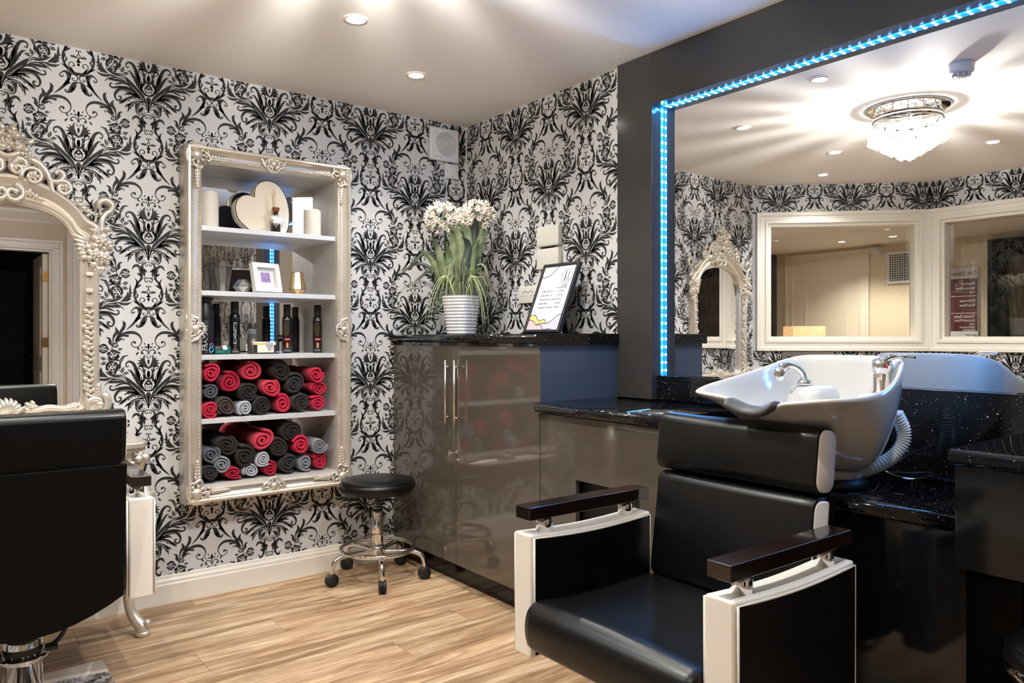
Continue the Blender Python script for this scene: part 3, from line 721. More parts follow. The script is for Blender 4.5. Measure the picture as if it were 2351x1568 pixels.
print_on(wall_left, 0.0, 2.2, 0.3, 1.09, 0.05, 2.253, lambda u, z, d: (u, d, z))
print_on(wall_right_far, 3.0955, 4.99, 1.03, CEIL-0.0005, 0.741, 1.925, lambda u, z, d: (-d, -u, z))
# ================================================================ MIRROR WALL
FY = -1.25            # left edge of the fascia
MY = -1.455           # reveal edge (left side of the mirror recess)
MZ = 2.195            # underside of the top fascia
MB_ = 1.034           # mirror bottom / upstand top
YM = -2.885; YE = -4.6
fs = thing('mirror_surround', 'charcoal gloss panel surround framing the large wall mirror', 'panel', (0, -2.9, 0.93))
MB().box(-0.03, 0.06, MY, FY, 0.931, CEIL-0.001).build('side_panel', M['fascia'], fs, world=True, bevel=0.0015)
MB().box(-0.03, 0.06, YM, MY-0.0005, MZ, CEIL-0.001).build('top_panel', M['fascia'], fs, world=True, bevel=0.0015)
MB().box(-0.03, 0.06, -3.095, YM-0.0005, MB_, CEIL-0.001).build('side_panel', M['fascia'], fs, world=True, bevel=0.0015)
mr = thing('wall_mirror', 'huge frameless wall mirror edged with a glowing blue light strip', 'mirror', (0.045, -3.0, MB_))
MB().box(0.045, 0.06, YM+0.001, MY-0.001, MB_, MZ-0.001).build('mirror_glass', M['mirror'], mr, world=True)
# LED strips on the reveal
led_me = MB().box(-0.004, 0.004, -0.004, 0.004, 0, 0.0022).mesh('led'); led_me.materials.append(M['led'])
def led_strip(name, label, p0, p1, nrm, across):
    t = thing(name, label, 'light strip', p0, group=None)
    p0 = Vector(p0); p1 = Vector(p1); d = (p1-p0); L = d.length; d.normalize(); n = Vector(nrm); a = Vector(across)
    m = MB(); h = 0.009
    vs = [];
    for q in (Vector((0,0,0)), d*L):
        vs += [q-a*h, q+a*h, q+a*h+n*0.002, q-a*h+n*0.002]
    m.add([tuple(v) for v in vs], [(0,1,2,3),(4,7,6,5),(0,4,5,1),(1,5,6,2),(2,6,7,3),(3,7,4,0)])
    m.build('led_tape', M['led_tape'], t)
    k = int(L/0.034); rot = n.to_track_quat('Z', 'Y').to_euler()
    for i in range(k):
        o = link('led', led_me, None, t); o.location = d*(0.017+i*0.034)+n*0.002; o.rotation_euler = rot
led_strip('led_strip', 'vertical blue LED strip along the left edge of the wall mirror', (0.034, MY, 0.935), (0.034, MY, MZ-0.002), (0, -1, 0), (1, 0, 0))
led_strip('led_strip', 'horizontal blue LED strip along the top edge of the wall mirror', (0.034, MY-0.012, MZ), (0.034, YM+0.012, MZ), (0, 0, -1), (1, 0, 0))
led_strip('led_strip', 'blue LED strip on the right mirror edge, seen reflected in the shelf cabinet', (0.034, YM, MB_+0.004), (0.034, YM, MZ-0.002), (0, 1, 0), (1, 0, 0))
# ---------------------------------------------------------------- downlights
dl = thing('downlight', 'x', 'downlight', (0, 0, CEIL))
MB().lathe([(0.046, -0.001), (0.045, -0.005), (0.036, -0.006), (0.031, -0.001)], 28, cap=False).build('trim_ring', M['white_gloss'], dl)
MB().lathe([(0.0, -0.0025), (0.031, -0.0025)], 24, cap=False).build('lamp_disc', M['lamp_on'], dl)
def downlight(x, y, label, first=[True], power=P_DOWN, col=C_DOWN, z=CEIL):
    if first[0]: o = dl; o.location = (x, y, z); o['label'] = label; o['group'] = 'recessed ceiling downlights'; first[0] = False
    else: o = dup(dl, (x, y, z), label=label, group='recessed ceiling downlights')
    L = bpy.data.lights.new('downlight_lamp', 'SPOT'); L.energy = power*4; L.color = col; L.spot_size = R(125); L.spot_blend = 0.75; L.shadow_soft_size = 0.022
    lo = bpy.data.objects.new('downlight_lamp', L); COL.objects.link(lo); lo.parent = o; lo.location = (0, 0, -0.012)
    return o
downlight(-1.185, -0.990, 'recessed downlight near the top edge of the picture, in front of the shelf cabinet')
downlight(-0.685, -0.594, 'recessed downlight closest to the extractor fan corner')
downlight(-0.765, -1.711, 'recessed downlight seen in the wall mirror nearest its top left')
downlight(-2.17, -1.002, 'recessed downlight seen in the mirror to the left of the crystal light, upper of two')
downlight(-2.749, -0.586, 'recessed downlight seen in the mirror just above the papered bay corner')
downlight(-2.696, -1.751, 'recessed downlight seen in the mirror right of the crystal light')
downlight(-0.95, -3.1, 'recessed downlight out of frame above the near counter')
downlight(-2.3, -3.2, 'recessed downlight out of frame above the camera')
downlight(-4.12, 0.02, 'recessed downlight in the corridor seen through the window', power=8, col=(1.0, 0.88, 0.72), z=HC)
downlight(-4.12, -0.45, 'recessed downlight in the corridor beyond the second window', power=6, col=(1.0, 0.88, 0.72), z=HC)
# ---------------------------------------------------------------- smoke detector
sd = thing('smoke_detector', 'white round ceiling smoke detector seen in the wall mirror', 'smoke detector', (-1.076, -2.208, CEIL))
MB().lathe([(0.052, 0), (0.052, -0.014), (0.05, -0.018), (0.05, -0.034), (0.046, -0.042), (0.034, -0.046)], 28).build('base', M['white_plastic'], sd)
MB().lathe([(0.033, -0.046), (0.033, -0.056), (0.026, -0.06), (0.0, -0.061)], 20, cap=False).build('sensor_chamber', M['grey_plastic'], sd)
for k in range(10):
    a = 2*PI*k/10; MB().box(-0.003, 0.003, -0.0015, 0.0015, -0.046, -0.060).build('vent_fin', M['white_plastic'], sd).location = (0.035*math.cos(a), 0.035*math.sin(a), 0)
# ---------------------------------------------------------------- crystal chandelier
ch = thing('crystal_ceiling_light', 'round crystal drop ceiling light glowing at the middle of the ceiling', 'chandelier', (-1.554, -1.753, CEIL))
MB().lathe([(0.05, 0), (0.205, 0), (0.205, -0.010), (0.195, -0.014), (0.05, -0.02)], 48).build('ceiling_plate', M['chrome'], ch)
m = MB(); m.lathe([(0.168, -0.048), (0.172, -0.048), (0.172, -0.078), (0.168, -0.078)], 48, cap=False); m.lathe([(0.172, -0.048), (0.168, -0.048)], 48, cap=False)
m.build('chrome_band', M['chrome'], ch)
m = MB()
for k in range(14):
    a = 2*PI*k/14; m.tube([(0.16*math.cos(a), 0.16*math.sin(a), -0.02), (0.168*math.cos(a), 0.168*math.sin(a), -0.05)], 0.004, n=5)
for k in range(6):
    a = 2*PI*k/6+0.2; m.tube([(0.0, 0.0, -0.05), (0.168*math.cos(a), 0.168*math.sin(a), -0.06)], 0.003, n=5)
m.build('spoke_frame', M['chrome'], ch)
cme = MB().add([(0, 0, 0.0), (0.017, 0, -0.02), (0, 0.017, -0.02), (-0.017, 0, -0.02), (0, -0.017, -0.02), (0.024, 0, -0.045), (0, 0.024, -0.045), (-0.024, 0, -0.045), (0, -0.024, -0.045), (0, 0, -0.062)],
    [(0,1,2),(0,2,3),(0,3,4),(0,4,1),(1,5,6,2),(2,6,7,3),(3,7,8,4),(4,8,5,1),(5,9,6),(6,9,7),(7,9,8),(8,9,5)]).mesh('crystal'); cme.materials.append(M['crystal'])
for rad, n, z in ((0.17, 16, -0.085), (0.17, 16, -0.125), (0.125, 12, -0.15), (0.075, 8, -0.18), (0.03, 4, -0.205)):
    for k in range(n):
        a = 2*PI*k/n+rad*7+z*9; o = link('crystal', cme, None, ch); o.location = (rad*math.cos(a), rad*math.sin(a), z); o.rotation_euler = (0, 0, a); o.scale = (1.25,)*3
for k in range(4):
    a = PI/4+k*PI/2; MB().lathe([(0.008, -0.075), (0.011, -0.09), (0.012, -0.115), (0.006, -0.125)], 10, (0.07*math.cos(a), 0.07*math.sin(a), 0)).build('bulb', M['bulb'], ch)
L = bpy.data.lights.new('crystal_light_lamp', 'POINT'); L.energy = P_CHAND; L.color = C_CHAND; L.shadow_soft_size = 0.022
lo = bpy.data.objects.new('crystal_light_lamp', L); COL.objects.link(lo); lo.parent = ch; lo.location = (0, 0, -0.185)
# ---------------------------------------------------------------- extractor fan, switch, plates, trunking (back-wall corner)
fx0, fx1, fz0, fz1 = -0.258, -0.068, 2.196, 2.382
fn = thing('extractor_fan', 'white square extractor fan with round louvre high in the wall corner', 'extractor fan', (-0.163, 0, fz0))
fb = rbox((fx1-fx0)/2, 0.014, (fz1-fz0)/2, 0.008); fb.v = [(a-0.163, b-0.014, c+(fz0+fz1)/2) for a, b, c in fb.v]; fb.build('fan_cover', M['white_plastic'], fn, world=True)
c = (-0.160, 0, (fz0+fz1)/2+0.003)
MB().lathe([(0.0, -0.0285), (0.066, -0.0285)], 40, c, cap=False, axis='y').build('dark_opening', M['grey_plastic'], fn, world=True)
for rr in (0.066, 0.054, 0.043, 0.032, 0.021):
    m = MB(); pts = [(c[0]+rr*math.cos(t), -0.030, c[2]+rr*math.sin(t)) for t in np.linspace(0, 2*PI, 41)[:-1]]
    m.tube(pts, 0.0032, n=6, closed=True); m.build('louvre_ring', M['white_plastic'], fn, world=True)
MB().lathe([(0.012, -0.028), (0.012, -0.036), (0.009, -0.038)], 16, c, axis='y').build('hub', M['white_plastic'], fn, world=True)
m = MB()
for a in (45, 135, 225, 315): m.tube([(c[0], -0.031, c[2]), (c[0]+0.064*math.cos(R(a)), -0.031, c[2]+0.064*math.sin(R(a)))], 0.002, n=5)
m.build('spoke', M['white_plastic'], fn, world=True)
MB().lathe([(0.003, -0.028), (0.003, -0.0295)], 10, (-0.079, 0, 2.345), axis='y').build('indicator_light', M['red_dot'], fn, world=True)
text_part('lettering', 'SILENT-100', 0.008, M['grey_ink'], fn, lambda x, y, z: (x-0.045, -0.0284-z, y+0.02))
sw = thing('fan_switch', 'small white isolator switch plate under the extractor fan', 'switch', (-0.108, 0, 2.104))
b_ = rbox(0.0435, 0.008, 0.042, 0.004); b_.v = [(a, b-0.008, c+0.042) for a, b, c in b_.v]; b_.build('switch_plate', M['white_plastic'], sw)
MB().box(-0.022, 0.022, -0.019, -0.016, 0.026, 0.062).build('rocker', M['white_plastic'], sw, bevel=0.001)
for q in ((0, 0.073), (-0.032, 0.043), (0.032, 0.043)): MB().lathe([(0.0022, -0.0158), (0.0022, -0.0168)], 8, (q[0], 0, q[1]), axis='y').build('screw', M['hole'], sw)
text_part('lettering', 'FAN', 0.007, M['grey_ink'], sw, lambda x, y, z: (x, -0.0163-z, y+0.012))
tk = tag(box_obj('corner_trunking', M['white_plastic'], (-0.006, -0.0005, -0.008, -0.0006, 1.213, CEIL-0.0005)), 'thin white cable trunking running down the papered corner', 'trunking')
def plate(label, y0, y1, z0, z1, kind):
    t = thing('blank_plate' if kind == 'blank' else 'double_socket', label, 'wall plate' if kind == 'blank' else 'socket', (0, (y0+y1)/2, z0))
    hy, hz = (y1-y0)/2, (z1-z0)/2
    b = rbox(0.014 if kind == 'blank' else 0.006, hy, hz, 0.004); b.v = [(a-(0.014 if kind == 'blank' else 0.006), q, c+hz) for a, q, c in b.v]; b.build('face_plate', M['cream_plastic'], t)
    d = -0.0282 if kind == 'blank' else -0.0122
    if kind == 'blank':
        for yy in (-hy*0.82, hy*0.82): MB().lathe([(0.003, d), (0.003, d-0.0008)], 8, (0, yy, hz), axis='x').build('screw', M['steel'], t)
        MB().lathe([(0.003, d), (0.003, d-0.001)], 8, (0, hy*0.05, hz*1.25), axis='x').build('indicator', M['white_plastic'], t)
        MB().box(d-0.0004, d+0.0003, -hy*0.85, hy*0.85, 0.01, 0.0112).build('lower_groove', M['grey_plastic'], t)
    else:
        for s in (-1, 1):
            m = MB(); cy = s*hy*0.5
            m.box(d-0.0005, d+0.0003, cy-0.002, cy+0.002, 0.052, 0.060); m.box(d-0.0005, d+0.0003, cy-0.014, cy-0.009, 0.036, 0.040); m.box(d-0.0005, d+0.0003, cy+0.009, cy+0.014, 0.036, 0.040)
            m.build('pin_slots', M['hole'], t)
            MB().box(d-0.004, d, cy-0.008+s*-0.018, cy+0.008+s*-0.018, 0.064, 0.084).build('rocker_switch', M['white_plastic'], t, bevel=0.001)
        MB().box(d-0.0005, d+0.0003, -0.005, 0.005, 0.054, 0.058).build('neon', M['hole'], t)
    return t
plate('upper of two cream blanking plates above the framed price list', -0.844, -0.676, 1.655, 1.755, 'blank')
plate('lower of two cream blanking plates above the framed price list', -0.844, -0.676, 1.54, 1.643, 'blank')
plate('cream double power socket left of the framed price list', -0.665, -0.508, 1.374, 1.465, 'socket')
plate('cream blanking plate mostly hidden behind the framed price list', -0.80, -0.69, 1.38, 1.50, 'blank')
# ================================================================ CABINETS AND COUNTERS
XD = -0.48                                 # front plane of the doors
tc_ = thing('tall_cabinet', 'tall taupe gloss two-door cabinet in the papered corner', 'cabinet', (-0.24, -0.62, 0))
MB().box(XD+0.021, -0.002, -1.232, -0.003, 0.105, 1.17).build('carcass', M['taupe'], tc_, world=True)
MB().box(-0.425, -0.05, -1.25, -0.003, 0.0, 0.104).build('plinth', M['black_panel'], tc_, world=True)
MB().box(XD+0.002, -0.002, -1.25, -1.233, 0.93, 1.17).build('side_panel', M['slate'], tc_, world=True)
d1 = MB().box(XD, XD+0.02, -0.617, -0.006, 0.108, 1.155).build('door', M['taupe'], tc_, world=True, bevel=0.0015)
d2 = MB().box(XD, XD+0.02, -1.246, -0.621, 0.108, 1.155).build('door', M['taupe'], tc_, world=True, bevel=0.0015)
for d, yy in ((d1, -0.577), (d2, -0.655)):
    m = MB(); m.tube([(XD-0.034, yy, 0.783), (XD-0.034, yy, 1.088)], 0.006, n=10)
    for zz in (0.815, 1.056): m.tube([(XD-0.034, yy, zz), (XD, yy, zz)], 0.0045, n=8)
    h = m.build('bar_handle', M['steel'], d); h.location = (0.24, 0.62, 0)
lk = MB(); lk.lathe([(0.010, 0), (0.010, -0.006), (0.008, -0.008)], 16, (XD, -0.632, 0.648), axis='x')
o = lk.build('lock_barrel', M['chrome'], d2); o.location = (0.24, 0.62, 0)
ky = thing('cabinet_key', 'small key with ring hanging in the tall cabinet lock', 'key', (XD-0.012, -0.612, 0.64))
m = MB(); m.tube([(-0.0, -0.02, 0.008), (-0.03, -0.02, 0.008)], 0.0018, n=6); m.build('key_blade', M['steel'], ky)
m = MB(); m.box(-0.034, -0.03, -0.03, -0.01, -0.004, 0.020); m.build('key_bow', M['steel'], ky, bevel=0.001)
m = MB(); m.tube([(-0.032, -0.016+0.011*math.cos(t), -0.014+0.011*math.sin(t)) for t in np.linspace(0, 2*PI, 19)[:-1]], 0.0012, n=5, closed=True); m.build('key_ring', M['steel'], ky)
def bullnose(x0, z0, z1, y0, y1, xback=-0.002):
    r = (z1-z0)/2; zc = (z0+z1)/2; pts = [(xback, z0), (xback, z1)]
    pts += [(x0+r-r*math.sin(t)*1.0, zc+r*math.cos(t)) for t in np.linspace(0, PI, 11)]
    return MB().prism(pts, y0, y1, axis='y', smooth=True)
def set_auto(o): 
    for p in o.data.polygons: p.use_smooth = len(p.vertices) == 4
    return o
w1 = tag(set_auto(bullnose(-0.505, 1.172, 1.212, -1.25, -0.002).build('tall_worktop', M['sparkle'])), 'black sparkle worktop on the tall cabinet under the plant', 'worktop')
ec = tag(box_obj('worktop_end_cap', M['sparkle'], (-0.503, -0.002, -1.262, -1.2505, 1.166, 1.2135), bevel=0.001), 'black sparkle edging strip on the end of the tall worktop', 'edging')
# low cabinet
lc = thing('low_cabinet', 'low taupe gloss cabinet beside the tall one, half hidden by the salon chair', 'cabinet', (-0.24, -1.6, 0))
MB().box(-0.44, -0.002, -1.952, -1.2515, 0.105, 0.885).build('carcass', M['black'], lc, world=True)
MB().box(-0.425, -0.05, -1.952, -1.2515, 0.0, 0.104).build('plinth', M['black_panel'], lc, world=True)
m = MB(); oy0, oy1, oz0, oz1 = -1.80, -1.466, 0.30, 0.64
m.box(XD, XD+0.02, oy1, -1.2515, 0.108, 0.883); m.box(XD, XD+0.02, -1.952, oy0, 0.108, 0.883); m.box(XD, XD+0.02, oy0, oy1, 0.108, oz0); m.box(XD, XD+0.02, oy0, oy1, oz1, 0.883)
m.build('front_panel', M['taupe'], lc, world=True)
tag(set_auto(bullnose(-0.515, 0.888, 0.930, -1.953, -1.2505).build('low_worktop', M['sparkle'])), 'black sparkle low worktop between the tall cabinet and the wash basin', 'worktop')
up = thing('splashback', 'black sparkle splashback running behind the wash basin under the mirror', 'splashback', (0.02, -3.0, 0.75))
MB().box(0.0, 0.044, -1.955, MY-0.003, 0.931, MB_-0.0005).build('upstand', M['sparkle'], up, world=True, bevel=0.001)
MB().box(0.0, 0.044, -3.095, -1.9555, 0.752, MB_-0.0005).build('back_panel', M['sparkle'], up, world=True, bevel=0.001)
# sunken wash bench
wb_ = thing('wash_bench', 'black wash bench lower than the counters carrying the wash basin', 'bench', (-0.24, -2.4, 0))
set_auto(bullnose(-0.472, 0.712, 0.752, -2.846, -1.957).build('bench_top', M['sparkle'], wb_, world=True))
for a, b in ((-2.845, -2.56), (-2.558, -1.962)): MB().box(-0.45, -0.43, a, b, 0.1, 0.711).build('front_panel', M['black_panel'], wb_, world=True)
MB().box(-0.4, -0.05, -2.845, -1.962, 0, 0.711).build('carcass', M['black'], wb_, world=True)
# near counter on the right
nc = thing('near_counter', 'black sparkle counter at the right edge with dark drawer panel below', 'counter', (-0.25, -3.6, 0))
set_auto(bullnose(-0.535, 0.888, 0.930, YE, -2.848).build('counter_top', M['sparkle'], nc, world=True))
MB().box(-0.505, -0.487, YE, -2.852, 0.64, 0.887).build('drawer_front', M['black_panel'], nc, world=True, bevel=0.001)
MB().box(-0.486, -0.002, -2.87, -2.852, 0.0, 0.887).build('side_panel', M['black_panel'], nc, world=True)
MB().box(-0.12, -0.1, YE, -2.872, 0.0, 0.887).build('kneehole_back', M['black_panel'], nc, world=True)
# ---------------------------------------------------------------- wash basin
BX, BY, BZ = -0.45, -2.42, 0.752
bs = thing('wash_basin', 'white ceramic salon wash basin with neck notch behind the right chair', 'basin', (BX, BY, BZ))
def basin():
    left = [(-.668,0,.998),(-.670,.04,1.0),(-.685,.062,1.012),(-.70,.09,1.028),(-.705,.14,1.035),(-.70,.19,1.04),(-.67,.222,1.042),(-.6,.232,1.055),(-.5,.23,1.07),(-.4,.222,1.088),(-.32,.208,1.106),(-.255,.188,1.125),(-.215,.15,1.137),(-.2,.08,1.14),(-.2,0,1.14)]
    right = [(-.670,-.04,1.0),(-.685,-.056,1.008),(-.70,-.08,1.022),(-.705,-.13,1.03),(-.70,-.19,1.038),(-.67,-.222,1.04),(-.6,-.234,1.04),(-.5,-.236,1.045),(-.42,-.234,1.058),(-.35,-.228,1.085),(-.295,-.215,1.113),(-.235,-.185,1.132),(-.2,-.1,1.14)]
    L = [np.array(p) for p in cr(left+right[::-1], 3, closed=True)]; n = len(L)
    fc = np.array((-0.315, 0.0)); cb = np.array((-0.42, 0.0)); rings = []
    foot = [np.array((fc[0]+0.088*math.cos(a), 0.088*math.sin(a), 0.80)) for a in [math.atan2(p[1], p[0]-cb[0]) for p in L]]
    def shell(t, zt, zf):
        out = []
        for a, b in zip(foot, L):
            k = min(1.0, max(0.0, (-0.42-b[0])/0.2)); z_ = zt*(1-k)+zf*k
            out.append(np.array((a[0]*(1-t)+b[0]*t, a[1]*(1-t)+b[1]*t, a[2]*(1-z_)+b[2]*z_)))
        return out
    rings.append(foot)
    for t, zt, zf in ((0.32, 0.08, 0.30), (0.55, 0.22, 0.62), (0.76, 0.44, 0.83), (0.90, 0.68, 0.91), (0.97, 0.88, 0.955)): rings.append(shell(t, zt, zf))
    sc = lambda k, dz: [np.array((cb[0]+(p[0]-cb[0])*k, p[1]*k, p[2]+dz)) for p in L]
    rings += [sc(1.0, -0.006), sc(0.985, 0.004), sc(0.95, 0.002), sc(0.92, -0.012)]
    inner = rings[-1]; bot = [np.array((-0.36+(p[0]-cb[0])*0.24, p[1]*0.26, 0.915)) for p in L]
    for t, zt in ((0.10, 0.30), (0.22, 0.58), (0.42, 0.84), (0.7, 0.96)):
        q = []
        for a, b, p in zip(inner, bot, L):
            k = min(1.0, max(0.0, (-0.42-p[0])/0.2)); z_ = zt*(1-0.62*k*(1-t))
            q.append(a*np.array((1-t, 1-t, 1-z_))+b*np.array((t, t, z_)))
        rings.append(q)
    rings.append(bot)
    vs = [(p[0]-BX, p[1], p[2]-BZ) for r_ in rings for p in r_]; fs = []
    for i in range(len(rings)-1):
        for k in range(n): fs.append((i*n+k, i*n+(k+1) % n, (i+1)*n+(k+1) % n, (i+1)*n+k))
    fs.append(tuple(range(n))[::-1]); fs.append(tuple(range((len(rings)-1)*n, len(rings)*n)))
    o = MB().add(vs, fs, True).build('bowl', M['ceramic'], bs); s_ = o.modifiers.new('sub', 'SUBSURF'); s_.levels = 1; s_.render_levels = 1
basin()
def bl(x, y, z): return (x-BX, y-BY, z-BZ)
def bpx(px, py, axis, val): return bl(*unproj(px, py, axis, val))
def mv(b, c): b.v = [(x+c[0], y+c[1], z+c[2]) for x, y, z in b.v]; return b
T0 = bl(-0.285, -2.567, 1.035)
mv(rbox(0.036, 0.04, 0.03, 0.02, 4), (T0[0]-0.004, T0[1]+0.02, T0[2]-0.0302)).build('tap_ledge', M['ceramic'], bs)
MB().lathe([(0.029, 0), (0.029, 0.005), (0.025, 0.009), (0.025, 0.054), (0.023, 0.057), (0.023, 0.061), (0.0285, 0.064), (0.0285, 0.084), (0.024, 0.098), (0.012, 0.104)], 24, T0).build('mixer_body', M['chrome'], bs)
MB().tube(cr([(T0[0]-0.008, T0[1]+0.01, T0[2]+0.086), (T0[0]+0.006, T0[1]-0.02, T0[2]+0.105), (T0[0]+0.02, T0[1]-0.055, T0[2]+0.110), (T0[0]+0.03, T0[1]-0.082, T0[2]+0.108)], 5), [0.020, 0.019, 0.010, 0.007, 0.009], n=12, flat=0.7, up=(0, 0, 1)).build('mixer_lever', M['chrome'], bs)
MB().ell((T0[0]-0.018, T0[1]-0.022, T0[2]+0.078), (0.003, 0.004, 0.005)).build('hot_dot', M['red_label'], bs)
MB().box(T0[0]-0.034, T0[0]-0.02, T0[1]-0.008, T0[1]+0.008, T0[2]+0.048, T0[2]+0.058).build('spout_outlet', M['steel'], bs)
H0 = bl(-0.375, -2.377, 1.055)
mv(rbox(0.07, 0.06, 0.06, 0.035, 5), (H0[0]+0.03, H0[1]-0.01, H0[2]-0.062)).build('spray_ledge', M['ceramic'], bs)
MB().lathe([(0.024, 0), (0.024, 0.005), (0.018, 0.014), (0.0125, 0.02)], 20, H0).build('spray_socket', M['chrome'], bs)
MB().tube(cr([(H0[0], H0[1], H0[2]+0.016), (H0[0]-0.006, H0[1]+0.006, H0[2]+0.036), (H0[0]-0.020, H0[1]+0.018, H0[2]+0.052), (H0[0]-0.038, H0[1]+0.032, H0[2]+0.058), (H0[0]-0.056, H0[1]+0.045, H0[2]+0.048)], 5), [0.0105, 0.0105, 0.011, 0.013, 0.017], n=12).build('spray_handle', M['chrome'], bs)
MB().lathe([(0.0175, -0.014), (0.0185, 0.0), (0.018, 0.016), (0.011, 0.026)], 20, (H0[0]-0.058, H0[1]+0.047, H0[2]+0.026)).build('spray_head', M['chrome'], bs)
# rubber neck rest draped in the notch
m = MB(); NR = []
for k in range(9):
    b = -0.078+0.156*k/8; q = abs(b)/0.078
    NR.append((-0.672-0.022*q**2-BX, b+0.012, 0.998+0.026*q**2.2-BZ))
vs = []; prof_ = [(0.045, 0.0), (0.02, 0.010), (-0.012, 0.012), (-0.03, 0.0), (-0.034, -0.012), (-0.022, -0.022), (0.0, -0.018), (0.02, -0.006)]
for p in NR: vs += [(p[0]+a, p[1], p[2]+h) for a, h in prof_]
n_ = len(prof_); fs = [(i*n_+k, i*n_+(k+1) % n_, (i+1)*n_+(k+1) % n_, (i+1)*n_+k) for i in range(8) for k in range(n_)]+[tuple(range(n_)), tuple(range(8*n_, 9*n_))[::-1]]
o = m.add(vs, fs, True).build('neck_rest', M['grey_rubber'], bs); s_ = o.modifiers.new('sub', 'SUBSURF'); s_.levels = 1; s_.render_levels = 1
fx_ = bl(-0.315, BY, 0)[0]
MB().lathe([(0.108, 0.0), (0.108, 0.012), (0.100, 0.024), (0.094, 0.03)], 36, (fx_, 0, 0.0)).build('rubber_foot_ring', M['rubber'], bs)
MB().lathe([(0.090, 0.026), (0.094, 0.036), (0.091, 0.048), (0.087, 0.054)], 36, (fx_, 0, 0.0)).build('collar', M['ceramic'], bs)
fine = cr(cr([bpx(2058, 950, 1, -2.555), bpx(2074, 985, 1, -2.565), bpx(2072, 1020, 1, -2.565), bpx(2045, 1052, 1, -2.545), bpx(2005, 1073, 1, -2.52), bpx(1970, 1086, 1, -2.49)], 10), 4)
MB().tube(fine, [0.0185+0.0026*math.cos(i*2*PI/7.0) for i in range(len(fine))], n=16).build('corrugated_waste_hose', M['hose'], bs)
MB().tube(cr([bpx(2010, 985, 1, -2.50), bpx(2002, 1040, 1, -2.50), bpx(2030, 1080, 2, 0.762), bpx(2085, 1100, 2, 0.759), bpx(2128, 1094, 2, 0.759), bpx(2105, 1079, 2, 0.759), bpx(2040, 1069, 2, 0.759), bpx(1985, 1070, 2, 0.759)], 8), 0.0055, n=10).build('metal_shower_hose', M['chrome'], bs)
